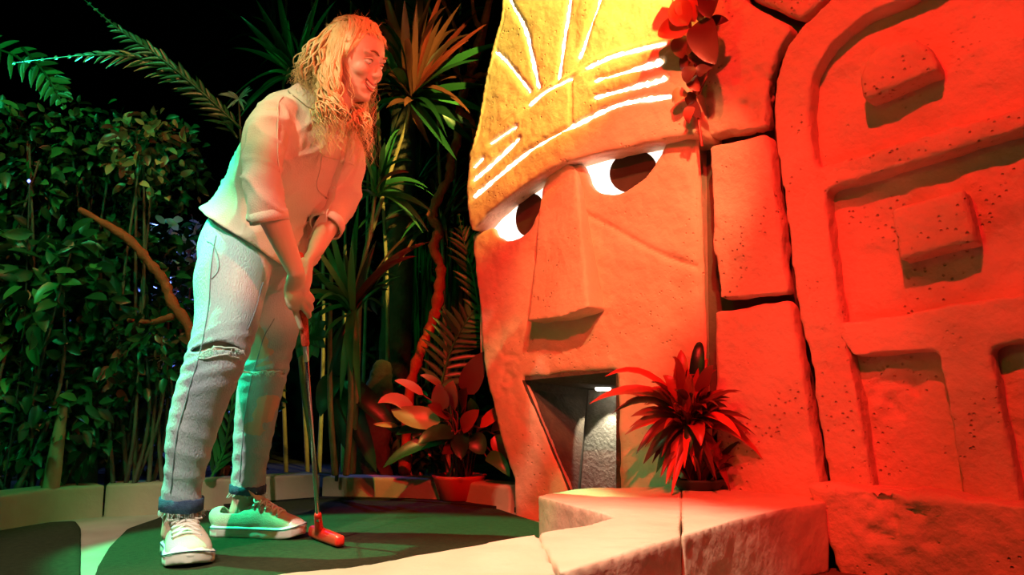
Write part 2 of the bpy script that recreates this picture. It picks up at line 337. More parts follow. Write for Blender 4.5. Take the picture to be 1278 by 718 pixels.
TOPP = -190; RGT = 1420
core = uvl([(880, 700), (872, 170), (845, TOPP), (RGT, TOPP), (RGT, 760), (1000, 760)], -0.06)
V, Fc = prism(core, -0.42, -0.11, ff)
wr = obj('wall_right', V, Fc, M['groove'], None, False); tag(wr, kind='structure')
def pitcarve(cx, cy, rad, depth, w=0.0, seed=9):
    u0, v0 = UV(cx, cy, w)
    def f(A, Nn):
        d = np.hypot(A[:, 0]-u0, A[:, 2]-v0); k = np.clip(1-d/rad, 0, 1)
        n = vnoise(A, 0.016, seed)+0.5*vnoise(A, 0.03, seed+1)
        return -depth*np.clip(n-0.15, 0, 0.5)*2*np.sqrt(k)
    return f
S = lambda name, px, w0, w1, **k: stone_uv(name, [(uvl(px, w1), w0, w1)], M['stone'], wr, **k)
S('stone_block', [(878, TOPP), (920, -60), (928, -2), (990, 33), (969, 64), (958, 106), (956, 158), (874, 172), (866, 130), (855, 40), (845, TOPP)], -0.07, 0.0, amp=0.007, carve=pitcarve(935, 125, 0.14, 0.022), seed=2)
S('stone_block', [(935, -5), (925, -60), (900, TOPP), (1100, TOPP), (1060, -60), (1030, -5), (999, 24)], -0.07, -0.005, seed=5)
S('stone_block', [(884, 181), (958, 168), (968, 240), (984, 366), (897, 376), (889, 300)], -0.07, 0.0, amp=0.009, seed=8)
S('stone_block', [(893, 389), (986, 377), (1000, 450), (1015, 545), (1028, 640), (892, 660)], -0.07, 0.0, amp=0.007, seed=12)
# arched panel: back fields and raised frame
field = uvl([(1012, 100), (1030, 40), (1090, -10), (1160, TOPP), (RGT, TOPP), (RGT, 740), (1075, 740), (1015, 300)], -0.070)
stone_uv('panel_field', [(field, -0.13, -0.070)], M['stone'], wr, amp=0.010, carve=pitcarve(1118, 490, 0.09, 0.022, -0.07), seed=15)
a_out = [(1190, TOPP), (1110, -70), (1038, -3), (1003, 29), (979, 62), (967, 102), (965, 160), (977, 240), (992, 360), (1008, 440), (1024, 540), (1040, 640)]
a_in = [(1272, TOPP), (1190, -40), (1127, -2), (1082, 17), (1037, 54), (1014, 93), (1009, 140), (1018, 206)]
arch = [(uvl(a_out + [(1092, 640), (1088, 600), (1062, 445), (1050, 403), (1030, 238), (1018, 206)] + a_in[::-1], 0.0), -0.09, 0.0)]
arch += [(uvl([(1010, 150), (1018, 206), (1022, 209), (RGT, 90), (RGT, 112), (1031, 236), (1030, 260), (1000, 260)], 0.0), -0.09, 0.0)]
stone_uv('arch_frame', arch, M['stone'], wr, amp=0.006, seed=18, sm=5, voxel=0.0095)
low = [(uvl([(1040, 404), (1052, 403), (RGT, 343), (RGT, 410), (1232, 432), (1171, 437), (1062, 446)], 0.0), -0.09, 0.0),
       (uvl([(1169, 430), (1234, 425), (1278, 640), (1203, 640), (1197, 600)], 0.0), -0.09, 0.0)]
stone_uv('window_frame', low, M['stone'], wr, amp=0.006, seed=21, sm=5, voxel=0.0095)
stone_uv('crossbar', [(uvl([(1024, 208), (1100, 186), (1200, 157), (RGT, 88), (RGT, 116), (1278, 160), (1033, 235)], 0.004), -0.09, 0.004)], M['stone'], wr, amp=0.006, seed=24, sm=4, voxel=0.009)
stone_uv('carved_knob', [(uvl([(1078, 123), (1074, 97), (1082, 75), (1097, 58), (1118, 48), (1140, 46), (1158, 54), (1168, 70), (1172, 86)], 0.015), -0.09, 0.015)], M['stone'], wr, amp=0.005, seed=27, sm=4, voxel=0.009)
stone_uv('carved_knob', [(uvl([(1110, 260), (1203, 236), (1216, 300), (1122, 324)], 0.015), -0.09, 0.015)], M['stone'], wr, amp=0.006, seed=30, sm=4, voxel=0.009)
# plinth at the foot
stone_uv('plinth', [(uvl([(1009, 606), (1100, 613), (1278, 631), (RGT, 646), (RGT, 900), (1085, 860), (1046, 718)], 0.10), -0.07, 0.10)], M['stone'], wr, amp=0.012, carve=pitcarve(1120, 640, 0.12, 0.02, 0.1), seed=33)

# ================================================================== TIKI FACE
tf = thing('tiki_face', 'giant carved stone face with glowing eyes and light strips above an open mouth', 'sculpture', W(730, 640, 0.0)*np.array([1, 1, 0]))
FW = 0.05; BW = 0.10
led_px = [([(590, 246), (620, 221), (661, 188), (712, 159), (753, 138), (790, 126), (838, 120)], 2.9),
          ([(741, 101), (780, 90), (826, 76)], 3.4), ([(741, 122), (785, 110), (831, 97)], 2.9),
          ([(730, 85), (767, 69), (829, 53)], 2.2), ([(659, 131), (680, 114), (712, 98)], 1.4),
          ([(590, 225), (615, 203), (647, 173)], 2.0), ([(590, 209), (601, 197)], 1.2), ([(611, 179), (643, 158)], 0.9),
          ([(614, 62), (634, 82), (657, 113)], 1.6), ([(618, -50), (634, 0), (652, 37), (668, 108)], 2.2),
          ([(716, -80), (707, 0), (700, 46), (693, 102)], 1.9), ([(765, -80), (744, 0), (730, 41), (719, 71)], 1.9)]
def path_carve(paths, w, width, depth, front=True):
    segs = []
    for pts in paths:
        q = smoothpath([UV(x, y, w) for x, y in pts], 16)
        segs += list(zip(q[:-1], q[1:]))
    def f(A, Nn):
        out = np.zeros(len(A)); P = A[:, [0, 2]]
        for a, b in segs:
            d = b-a; t = np.clip(((P-a)@d)/(d@d+1e-12), 0, 1); dd = np.linalg.norm(P-(a+t[:, None]*d), axis=1)
            out = np.maximum(out, np.exp(-(dd/width)**2))
        return -depth*out*np.clip(Nn[:, 1], 0, 1)
    return f
brow_low = [(588, 289), (605, 268), (640, 241), (672, 219), (700, 204), (740, 193), (790, 181), (830, 173), (869, 166)]
forehead = [(606, TOPP), (629, -30), (622, 20), (610, 66), (598, 129), (584, 190), (580, 240), (583, 275)] + brow_low + [(862, 120), (850, 60), (842, 0), (825, TOPP)]
c1 = path_carve([p for p, _ in led_px], BW, 0.011, 0.010)
c2 = path_carve([[(583, 200), (606, 174), (629, 152), (659, 131), (680, 113), (712, 97), (730, 85), (767, 69), (829, 53)], [(712, 97), (713, 155)]], BW, 0.006, 0.006)
up_uv = smoothpath([UV(x, y, BW) for x, y in [(560, 215), (606, 172), (629, 150), (659, 128), (680, 110), (712, 94), (730, 82), (767, 66), (829, 50), (880, 42)]], 30)
def bandstep(A, Nn):
    lim = np.interp(A[:, 0], up_uv[:, 0], up_uv[:, 1]); return -0.016*np.clip((A[:, 2]-lim)/0.02, 0, 1)*np.clip(Nn[:, 1], 0, 1)
stone_uv('forehead_band', [(uvl(forehead, BW), -0.10, BW)], M['face'], tf, 0.0085, 6, 0.005, lambda A, N: c1(A, N)+c2(A, N)+bandstep(A, N), seed=40)
face = [(643, 690), (641, 600), (622, 540), (603, 450), (592, 340), (588, 292), (614, 283), (618, 293), (629, 299), (647, 296), (662, 282), (671, 262), (676, 240), (684, 214), (724, 205), (731, 216), (734, 228), (745, 239), (762, 242), (782, 238), (804, 222), (817, 204), (829, 182), (834, 160), (866, 160), (870, 200), (874, 330), (878, 450), (884, 560), (886, 690),
        (773, 690), (771, 461), (700, 466), (651, 472), (709, 612), (720, 690)]
crack = path_carve([[(674, 225), (715, 258), (760, 282), (820, 315), (878, 336)]], FW, 0.0065, 0.013)
cheek = path_carve([[(738, 400), (741, 462)]], FW, 0.006, 0.002)
def edge_round(A, Nn):
    # the right rim of the face rolls back into the joint
    uu = UV(868, 300, FW)[0]; k = np.clip((A[:, 0]-(uu-0.03))/0.06, 0, 1); return -0.035*k*k*np.clip(Nn[:, 1], 0, 1)
stone_uv('face_slab', [(uvl(face, FW), 0.010, FW)], M['face'], tf, 0.0085, 6, 0.006, lambda A, N: crack(A, N)+edge_round(A, N)+pitcarve(620, 460, 0.15, 0.008, FW)(A, N), seed=44)
# nose: wedge that comes forward towards its base
mb = MB(); NB = 0.155
top = [UV(682, 222, 0.055), UV(690, 207, 0.06), UV(708, 203, 0.065), UV(719, 211, 0.06)]
nt = [(UV(676, 235, 0.04), 0.04), (UV(690, 206, 0.065), 0.065), (UV(706, 202, 0.07), 0.07), (UV(719, 212, 0.065), 0.065), (UV(734, 384, NB), NB), (UV(700, 396, NB), NB), (UV(658, 401, NB-0.02), NB-0.02)]
n = len(nt); Vn = [(p[0], w, p[1]) for p, w in nt] + [(p[0]+(0.0), 0.0, p[1]) for p, w in nt]
mb.add(Vn, [tuple(range(n)), tuple(range(2*n-1, n-1, -1))] + [(i, i+n, (i+1) % n + n, (i+1) % n) for i in range(n)])
A, Nn, FF = remesh(mb.V, mb.F, 0.007, 7)
A = A + Nn*(vnoise(A, 0.06, 50)*0.004)[:, None]
obj('nose', WA + A[:, 0:1]*WU + A[:, 2:3]*WZ + A[:, 1:2]*WN, [f[::-1] for f in FF], M['face'], tf)
for pts in ([(600, 450), (598, 300), (600, 200), (655, -100), (655, TOPP), (850, TOPP), (866, 120), (868, 450)], [(606, 440), (645, 440), (649, 690), (646, 690), (644, 600), (628, 540)], [(790, 440), (868, 440), (880, 690), (790, 690)]):
    V, Fc = prism(uvl(pts, -0.022), -0.42, -0.022, ff); obj('head_core', V, Fc, M['face'], tf, False)
# eyes
def panel(name, px, w0, w1, m, parent, label=None):
    V, Fc = prism(uvl(px, w1), w0, w1, ff); return obj(name, V, Fc, m, parent, False, label)
def disc(cx, cy, rx, ry, rot, w0, w1, n=36):
    a = math.radians(rot); return [(cx+rx*math.cos(t)*math.cos(a)-ry*math.sin(t)*math.sin(a), cy+rx*math.cos(t)*math.sin(a)+ry*math.sin(t)*math.cos(a)) for t in np.linspace(0, 2*math.pi, n, endpoint=False)]
e1 = panel('eye', [(718, 185), (834, 150), (836, 178), (822, 215), (790, 246), (752, 248), (726, 235)], -0.02, 0.0, M['eye_glow'], tf, 'glowing white eye')
panel('pupil', disc(790, 214, 30, 26, -25, 0, 0), 0.001, 0.006, M['pupil'], e1, 'dark brown pupil')
e2 = panel('eye', [(604, 282), (640, 240), (686, 212), (682, 262), (668, 292), (640, 303), (612, 298)], -0.02, 0.0, M['eye_glow'], tf, 'glowing white eye')
panel('pupil', disc(661, 268, 17, 27, 12, 0, 0), 0.001, 0.006, M['pupil'], e2, 'dark brown pupil')
# light strips lying in the carved channels
for pts, hw in led_px:
    q = smoothpath([UV(x, y, BW) for x, y in pts], max(8, int(abs(pts[-1][0]-pts[0][0])+abs(pts[-1][1]-pts[0][1]))//4))
    T = np.gradient(q, axis=0); T /= np.linalg.norm(T, axis=1)[:, None]; Nn2 = np.c_[-T[:, 1], T[:, 0]]; k = len(q)
    wob = hw/330*(0.45+1.0*rng.rand(k)**1.3); wob[0] *= 0.3; wob[-1] *= 0.3
    off = (rng.rand(k)-0.5)*0.0045
    base = BW-0.0095 if True else BW
    lim = np.interp(q[:, 0], up_uv[:, 0], up_uv[:, 1]); deep = np.where(q[:, 1] > lim, 0.016, 0.0)
    V = []; Fc = []
    for i in range(k):
        for s, w in ((-1, -0.004), (-1, 0.003), (0, 0.006), (1, 0.003), (1, -0.004)):
            c = q[i]+Nn2[i]*(off[i]+s*wob[i]); V.append(w2(c[0], c[1], base-deep[i]+w))
    for i in range(k-1):
        for j in range(4): Fc.append((i*5+j, (i+1)*5+j, (i+1)*5+j+1, i*5+j+1))
    obj('light_strip', V, Fc, M['led'], tf, True, 'glowing ragged light strip')
# mouth recess
MW = -0.34
def quad(name, P, th, m, parent, label=None):
    P = [np.asarray(p) for p in P]; nn = np.cross(P[1]-P[0], P[2]-P[0]); nn = nn/np.linalg.norm(nn)*th
    V = P+[p+nn for p in P]; return obj(name, V, [(0, 1, 2, 3), (7, 6, 5, 4), (0, 4, 5, 1), (1, 5, 6, 2), (2, 6, 7, 3), (3, 7, 4, 0)], m, parent, False, label)
ftl, ftr, fbr, fbl = W(655, 475, FW-0.004), W(769, 464, FW-0.004), W(769, 640, FW-0.004), W(724, 640, FW-0.004)
btl, btr, bbr, bbl = w2(*UV(738, 487, MW), MW), w2(UV(850, 480, MW)[0], UV(738, 487, MW)[1], MW), w2(UV(850, 480, MW)[0], -0.1, MW), w2(UV(724, 640, MW)[0], -0.1, MW)
quad('mouth_side', [ftl, btl, bbl, fbl], 0.02, M['mouth_side'], tf, 'left wall of the mouth with shade put into its dark colour')
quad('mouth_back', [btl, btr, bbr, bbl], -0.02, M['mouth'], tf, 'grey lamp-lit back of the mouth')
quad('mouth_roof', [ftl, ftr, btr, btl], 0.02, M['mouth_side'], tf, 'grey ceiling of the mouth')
quad('mouth_side', [ftr, btr, bbr, fbr], -0.02, M['mouth_side'], tf, 'right wall of the mouth in the same shade-darkened colour')
lp = w2(UV(752, 486, -0.26)[0], UV(752, 486, -0.26)[1]+0.004, -0.26)
V, Fc = tube([lp-WU*0.025, lp+WU*0.03], 0.010, 10, 2); obj('lamp', V, Fc, M['lamp'], tf, True, 'small bright lamp inside the mouth')
ld = bpy.data.lights.new('mouth_lamp', 'SPOT'); ld.color = (1.0, 0.93, 0.72); ld.energy = 7.0; ld.spot_size = math.radians(80); ld.spot_blend = 0.05; ld.shadow_soft_size = 0.01
lo = bpy.data.objects.new('mouth_lamp', ld); C.objects.link(lo); lo.location = lp+np.array([0.0, -0.02, -0.02]); lo.rotation_euler = (0, 0, 0)
lo.rotation_euler = (Vector(w2(UV(768, 600, MW)[0], 0.0, MW+0.08))-Vector(lo.location)).to_track_quat('-Z', 'Y').to_euler()
# ================================================================== PERSON
person = thing('person', 'person in a pale pink shirt and ripped pale jeans leaning forward over a putter', 'person', (-0.85, 2.30, 0.014))
def nrm(v): v = np.asarray(v, float); return v/np.linalg.norm(v)
R_UP = nrm(D(337, 140, 2.02)-D(440, 178, 2.30)); R_LOW = nrm((-0.45, -0.88, 0.0))
hipR, kneeR, ankR = D(290, 325, 2.22), D(268, 452, 2.13), D(222, 640, 2.17)
hipL, kneeL, ankL = D(338, 325, 2.42), D(330, 470, 2.47), D(308, 612, 2.52)
# ---- head in its own frame (x forward, y left, z up)
HF = nrm((0.90, -0.31, -0.30)); HS = nrm(np.cross((0.0, -0.10, 1), HF)); HU = np.cross(HF, HS)
HC = D(438, 78, 2.08); HSc = 0.92
def hd(x, y, z): return HC + (HF*x + HS*y + HU*z)*HSc
zz = [.116, .108, .094, .074, .05, .03, .012, -.01, -.03, -.045, -.057, -.066, -.074, -.087, -.099, -.109, -.117]
fr = [.004, .044, .068, .084, .093, .095, .089, .088, .089, .091, .092, .089, .091, .085, .087, .078, .050]
bk = [-.01, -.045, -.07, -.089, -.098, -.1, -.098, -.092, -.082, -.068, -.055, -.045, -.035, -.02, -.008, .008, .025]
wd_ = [.006, .042, .060, .071, .076, .077, .076, .074, .071, .066, .061, .057, .053, .046, .038, .029, .014]
zz = [z if z > 0 else z*.93 for z in zz]; wd_ = [w if z > -.02 else w*.90 for z, w in zip(zz, wd_)]
V = []; sg = 28
for z, f_, b_, w_ in zip(zz, fr, bk, wd_):
    cx = (f_+b_)/2+0.0; 
    for j in range(sg):
        a = 2*math.pi*j/sg; c, s = math.cos(a), math.sin(a); e = 0.92
        V.append(hd(cx+(f_-b_)/2*np.sign(c)*abs(c)**e, w_*np.sign(s)*abs(s)**e, z))
m_ = len(zz); Fh = [(i*sg+j, i*sg+(j+1) % sg, (i+1)*sg+(j+1) % sg, (i+1)*sg+j) for i in range(m_-1) for j in range(sg)] + [tuple(range(sg-1, -1, -1)), tuple((m_-1)*sg+j for j in range(sg))]
body = MB(); body.add(V, Fh)
body.add(*loft([hd(.082, 0, .022), hd(.090, 0, .004), hd(.099, 0, -.010), hd(.1065, 0, -.020), hd(.095, 0, -.030)], [.0055, .006, .007, .0085, .007], [.008, .009, .010, .009, .008], HS, 14, 3))
for s in (-1, 1):
    body.add(*ellipsoid(hd(.093, .009*s, -.026), HF*.009, HS*.005, HU*.0055, 12, 8))          # nostril wing
    body.add(*ellipsoid(hd(.060, .036*s, -.020), HF*.027, HS*.023, HU*.022, 14, 10))             # smiling cheek
    body.add(*ellipsoid(hd(.076, .030*s, .030), HF*.016, HS*.024, HU*.008, 12, 8))              # brow ridge
    body.add(*ellipsoid(hd(-.002, .076*s, -.005), HF*.017, HS*.008, HU*.030, 12, 8))            # ear
body.add(*ellipsoid(hd(.074, 0, -.091), HF*.017, HS*.017, HU*.014, 14, 10))                       # chin
# neck, torso, arms, legs
neck0 = hd(-.02, 0, -.07); chest = D(388, 158, 2.15)
body.add(*loft([hd(-.012, 0, -.055), hd(-.02, 0, -.11), D(401, 140, 2.13), D(392, 160, 2.15)], [.052, .050, .055, .075], [.058, .056, .058, .07], R_UP, 18, 4))
body.add(*loft([D(322, 318, 2.31), D(328, 290, 2.29), D(345, 250, 2.26), D(365, 208, 2.2), D(380, 172, 2.165), D(390, 148, 2.145)], [.155, .150, .125, .135, .150, .12], [.105, .105, .09, .10, .10, .07], [R_LOW, R_LOW, R_LOW, nrm(R_LOW+R_UP), R_UP, R_UP], 22, 4))
shR, elR, wrR = D(342, 148, 2.03), D(328, 240, 1.97), D(370, 341, 2.075)
shL, elL, wrL = D(434, 182, 2.28), D(431, 240, 2.29), D(394, 312, 2.165)
body.add(*loft([shR, shR*.5+elR*.5, elR, elR*.65+wrR*.35, wrR*.92+elR*.08, wrR], [.045, .040, .035, .037, .025, .024], [.048, .042, .036, .035, .023, .021], R_LOW, 16, 4))
body.add(*loft([shL, shL*.5+elL*.5, elL, elL*.65+wrL*.35, wrL*.92+elL*.08, wrL], [.045, .040, .035, .036, .025, .024], [.048, .042, .036, .034, .023, .021], R_LOW, 16, 4))
body.add(*loft([hipR, hipR*.5+kneeR*.5, kneeR, D(250, 510, 2.14), D(232, 570, 2.15), ankR, D(218, 668, 2.175)], [.078, .072, .060, .056, .048, .036, .034], [.085, .073, .060, .058, .048, .036, .036], R_LOW, 18, 4))
body.add(*loft([hipL, hipL*.5+kneeL*.5, kneeL, D(320, 520, 2.49), D(314, 570, 2.51), ankL, D(302, 641, 2.515)], [.078, .072, .060, .056, .047, .037, .036], [.085, .073, .060, .058, .047, .037, .042], R_LOW, 18, 4))
# putter axis (hands close on it)
PT, PB = D(373, 318, 2.145), D(397, 648, 2.345)
pd = nrm(PB-PT)
def onp(px_y, off=(0, 0, 0)):
    # point on the putter axis at picture row px_y
    lo_, hi_ = 0.0, 1.2
    for _ in range(40):
        mid = (lo_+hi_)/2; q = PT+(PB-PT)*mid; r = q-O; yc = (-r[1]*sp+r[2]*cp)/(r[1]*cp+r[2]*sp); 
        if 359-yc*F < px_y: lo_ = mid
        else: hi_ = mid
    return PT+(PB-PT)*lo_+np.asarray(off)
# in-plane frame round the grip: tocam = towards viewer, side = image right
toc = np.array([0.25, -1, 0.05]); toc = nrm(toc-pd*np.dot(toc, pd)); sid = np.cross(pd, toc); sid = sid if sid[0] > 0 else -sid
def gr(row, a, b): return onp(row)+sid*a+toc*b
# right (lower, nearer) hand: palm on the left/near side of the grip
palmR = [wrR, gr(357, -.016, .016), gr(371, -.013, .019), gr(381, -.010, .017)]
body.add(*loft(palmR, [.023, .031, .034, .030], [.018, .017, .016, .013], nrm(sid*0.55-toc*0.2+np.array([0.1, 0, 0.1])), 16, 4))
def fng(pts, r): body.add(*loft([np.asarray(p) for p in pts], r, r, np.array([0.3, 0.9, 0.2]), 10, 4))
fr_ = [.0095, .0092, .0085, .0075]
fng([gr(374, -.024, .014), gr(386, -.020, .014), gr(397, -.014, .013), gr(409, -.008, .012)], fr_)                    # index, laid down the grip
fng([gr(373, -.008, .021), gr(384, .004, .023), gr(393, .015, .012), gr(396, .012, -.006)], fr_)                        # middle
fng([gr(369, .006, .022), gr(379, .018, .018), gr(386, .022, .003), gr(386, .012, -.012)], fr_)
fng([gr(364, .012, .018), gr(371, .024, .014), gr(376, .026, -.002), gr(376, .012, -.014)], [.0088, .0085, .008, .007])
fng([gr(352, -.028, .006), gr(364, -.028, -.006), gr(376, -.018, -.014), gr(385, -.004, -.015)], [.012, .0115, .010, .0085])  # thumb behind
# left (upper) hand: comes in from the right side, behind the right wrist
palmL = [wrL, gr(325, .026, .004), gr(337, .019, .006), gr(346, .014, .006)]
body.add(*loft(palmL, [.022, .029, .031, .026], [.018, .016, .015, .012], toc, 16, 4))
fng([gr(341, .024, .016), gr(352, .020, .020), gr(362, .012, .021), gr(370, .004, .018)], [.0095, .009, .0085, .0075])
fng([gr(336, .018, .020), gr(344, .004, .022), gr(350, -.010, .018), gr(350, -.018, .006)], fr_)
fng([gr(330, .014, .021), gr(337, .000, .022), gr(342, -.014, .016), gr(342, -.019, .002)], fr_)
fng([gr(324, .012, .018), gr(329, -.002, .020), gr(334, -.014, .014), gr(333, -.018, .001)], [.0085, .0082, .0078, .007])
fng([gr(321, .024, -.006), gr(332, .010, -.016), gr(344, -.002, -.018), gr(353, -.006, -.016)], [.012, .011, .010, .0085])
A, Nn, FF = remesh(body.V, body.F, 0.0038, 4, 0.45)
# face: sockets, mouth line, smile crease
L_ = (A-HC)/HSc; hx, hy, hz = L_@HF, L_@HS, L_@HU
def gs(cx, cy, cz, r, d): return d*np.exp(-((hx-cx)**2+(hy-cy)**2+(hz-cz)**2)/(r*r))
dz = np.zeros(len(A))
for s in (-1, 1):
    dz -= gs(.090, .031*s, .008, .013, .010)
    k = np.clip((abs(hy)-.012)/.03, 0, 1); crease = -.030-.030*k
    dz -= .0015*np.exp(-(((abs(hy)-.028)/.004)**2+((hz+.048)/.016)**2))*(hx > .04)*(hy*s > 0)
mouthz = -.0595+.011*np.clip(abs(hy)/.026, 0, 1.3)**2
dz -= .009*np.exp(-((hz-mouthz)/.0055)**2)*(hx > .055)*(abs(hy) < .027)
A = A+Nn*dz[:, None]
obj('body', A, FF, M['skin'], person)
# eyes, brows, lips, teeth
for s in (-1, 1):
    e = obj('eye', *ellipsoid(hd(.0745, .031*s, .007), HF*.0125, HS*.013, HU*.0085, 16, 10), M['eyeball'], person)
    obj('iris', *ellipsoid(hd(.083, .0305*s, .0058), HF*.004, HS*.0052, HU*.0052, 12, 8), M['iris'], e)
    obj('eyelid', *tube([hd(.075, .046*s, .009), hd(.0845, .038*s, .0145), hd(.088, .030*s, .0155), hd(.086, .020*s, .011)], [.0015, .0028, .0028, .0015], 8, 4), M['skin'], person)
    obj('eyelashes', *tube([hd(.073, .049*s, .009), hd(.0865, .038*s, .0125), hd(.0905, .030*s, .013), hd(.0865, .019*s, .009)], [.0006, .0014, .0014, .0006], 6, 4), M['brow'], person)
    obj('eyebrow', *tube([hd(.077, .050*s, .028), hd(.091, .038*s, .037), hd(.097, .026*s, .036), hd(.098, .013*s, .031)], [.001, .0026, .003, .0018], 8, 4), M['brow'], person)
sm = lambda y, z, x: hd(x-abs(y)*abs(y)*14, y, z+.011*(abs(y)/.026)**2)
obj('lips', *tube([sm(y, -.0530, .0950) for y in (-.027, -.016, -.005, 0, .005, .016, .027)], [.001, .0024, .003, .0026, .003, .0024, .001], 10, 3), M['lip'], person)
obj('lips', *tube([sm(y, -.0690, .0930) for y in (-.026, -.015, 0, .015, .026)], [.001, .003, .0038, .003, .001], 10, 3), M['lip'], person)
obj('teeth', *loft([sm(y, -.0590, .0925) for y in (-.023, -.012, 0, .012, .023)], [.003, .0045, .005, .0045, .003], [.002, .003, .003, .003, .002], HU, 10, 3), M['tooth'], person)

# ---- shirt
sh = MB()
sh.add(*loft([D(320, 306, 2.30), D(331, 285, 2.29), D(344, 252, 2.26), D(362, 212, 2.21), D(377, 176, 2.17), D(385, 152, 2.15), D(393, 135, 2.135), D(400, 122, 2.125)],
             [.198, .183, .153, .150, .158, .142, .092, .070], [.152, .146, .126, .126, .126, .104, .078, .066], [R_LOW, R_LOW, R_LOW, nrm(R_LOW*2+R_UP), nrm(R_LOW+R_UP*2), R_UP, R_UP, R_UP], 32, 4, power=2.25))
sh.add(*loft([D(352, 140, 2.06), D(338, 158, 2.03), D(329, 190, 2.0), D(327, 225, 1.975), D(331, 250, 1.975), D(336, 273, 1.985)], [.054, .053, .047, .044, .043, .043], [.056, .057, .052, .048, .045, .044], R_LOW, 24, 4))
sh.add(*loft([D(420, 172, 2.24), D(430, 190, 2.28), D(430, 215, 2.29), D(427, 242, 2.28), D(418, 263, 2.25), D(408, 281, 2.215)], [.055, .054, .050, .049, .048, .046], [.055, .055, .050, .048, .046, .044], R_LOW, 24, 4))
A, Nn, FF = remesh(sh.V, sh.F, 0.0065, 9)
def crease(A, d, s, st, seed, pw=3):
    """sharp ridges running along direction d"""
    d = nrm(d); al = A@d; Q = A-np.outer(al, d)*(1-1/st); Q = Q+np.c_[vnoise(A, .12, seed+3), vnoise(A, .12, seed+4), vnoise(A, .12, seed+5)]*.02
    return np.clip(1-2.2*np.abs(vnoise(Q, s, seed)), 0, 1)**pw
def fold(A, d, wl, ph, warp=0.03, seed=0): return np.sin((A@nrm(d))/wl*2*math.pi + ph + 3.2*vnoise(A, 0.11, seed))
dd = vnoise(A, 0.09, 60)*0.006
slR = np.exp(-(np.linalg.norm(np.cross(A-shR, nrm(elR-shR)), axis=1)/0.075)**4)*(A[:, 1] < 2.08)
dd += slR*(0.0085*crease(A, (0.8, 0.1, -0.45), .050, 2.6, 61)+0.0022*fold(A, elR-shR+np.array([0.05, 0, .12]), 0.07, 0.4, .06, 61))
dd += (1-slR)*(0.0080*crease(A, (-0.75, -.1, -0.75), .075, 3.5, 64)+.004*crease(A, (0.2, 0, 1.0), .05, 3, 68))
A = A+Nn*dd[:, None]
hemC = D(320, 306, 2.30); hemN = nrm(D(331, 285, 2.29)-hemC)
cuR = D(336, 273, 1.985); cuRn = nrm(cuR-D(331, 250, 1.975)); cuL = D(408, 281, 2.215); cuLn = nrm(cuL-D(419, 263, 2.25)); nkC = D(400, 122, 2.125); nkN = nrm(nkC-D(393, 135, 2.135))
dist = lambda P, c: np.linalg.norm(P-c, axis=1)
def shirt_cut(P):
    rr = P-hemC; s_ = rr@R_LOW; hemline = 0.018*np.cos(s_/0.198*math.pi)-0.018
    cut = (rr@hemN < -hemline*0.9)&(dist(P, hemC) < 0.30)&(P[:, 2] < D(0, 240, 2.2)[2])&(dist(P, cuR) > 0.09)&(dist(P, cuL) > 0.075)
    cut |= ((P-cuR)@cuRn > 0)&(dist(P, cuR) < 0.09)
    ax_ = P-cuL; al = ax_@cuLn; rad = np.linalg.norm(ax_-al[:, None]*cuLn, axis=1); cut |= (al > 0)&(al < .05)&(rad < .058)
    cut |= ((P-nkC)@nkN > -0.002)&(dist(P, nkC) < 0.11)
    return cut
def cut_mesh(A, FF, fn):
    FA = np.array(FF); cen = A[FA].mean(1); keep = ~fn(cen); FA = FA[keep]; used = np.unique(FA); mp = -np.ones(len(A), int); mp[used] = np.arange(len(used))
    B = A[used].copy(); FB = mp[FA]; E = np.sort(np.vstack([FB[:, [i, (i+1) % 4]] for i in range(4)]), axis=1); u, cnt = np.unique(E, axis=0, return_counts=True); be = u[cnt == 1]
    for _ in range(14):
        S = np.zeros_like(B); n_ = np.zeros(len(B))
        for a, b in ((0, 1), (1, 0)): np.add.at(S, be[:, a], B[be[:, b]]); np.add.at(n_, be[:, a], 1)
        k = n_ == 2; B[k] = B[k]*.5+S[k]/2*.5
    return B, [tuple(f) for f in FB]
SV, SF = cut_mesh(A, FF, shirt_cut)
shirt = obj('shirt', SV, SF, M['shirt'], person)
sm_ = shirt.modifiers.new('thick', 'SOLIDIFY'); sm_.thickness = 0.003; sm_.offset = -1
def surf_pts(A, Nn, targets, lift=0.002):
    """nearest outward surface points for target positions"""
    out = []
    for t in targets:
        i = np.argmin(np.linalg.norm(A-t, axis=1)); out.append(A[i]+Nn[i]*lift)
    return out
def cast(A, Nn, px, py, lift=0.002):
    """front-most vertex seen at a picture point"""
    r = A-O; dep = r[:, 1]*cp+r[:, 2]*sp; X = 639+F*r[:, 0]/dep; Y = 359-F*(-r[:, 1]*sp+r[:, 2]*cp)/dep
    d = np.hypot(X-px, Y-py); m = d < max(4.0, d.min()+1); idx = np.where(m)[0]; i = idx[np.argmin(dep[idx])]; return A[i]+Nn[i]*lift
def seam(name, pxs, r, m, lift=0.0015, src=None, parent=None, label=None, n=3):
    A0, N0 = src; P = smoothpath(np.array(pxs, float), len(pxs)*n); pts = [cast(A0, N0, x, y, lift) for x, y in P]
    pts = [pts[0]]+[(pts[i-1]+2*pts[i]+pts[i+1])/4 for i in range(1, len(pts)-1)]+[pts[-1]]
    return obj(name, *tube(pts, r, 6, 1), m, parent, True, label)
SRC = (A, Nn)
pk = [(437, 150), (432, 180), (424, 210), (414, 240), (402, 270), (391, 296), (388, 312)]
P = [cast(A, Nn, x, y, .0025) for x, y in smoothpath(np.array(pk, float), 20)]
dirv = nrm(np.array([0.9, -0.3, 0.35]))
obj('placket', *loft(P, [.014]*len(P), [.0022]*len(P), dirv, 8, 1), M['shirt'], shirt, True)
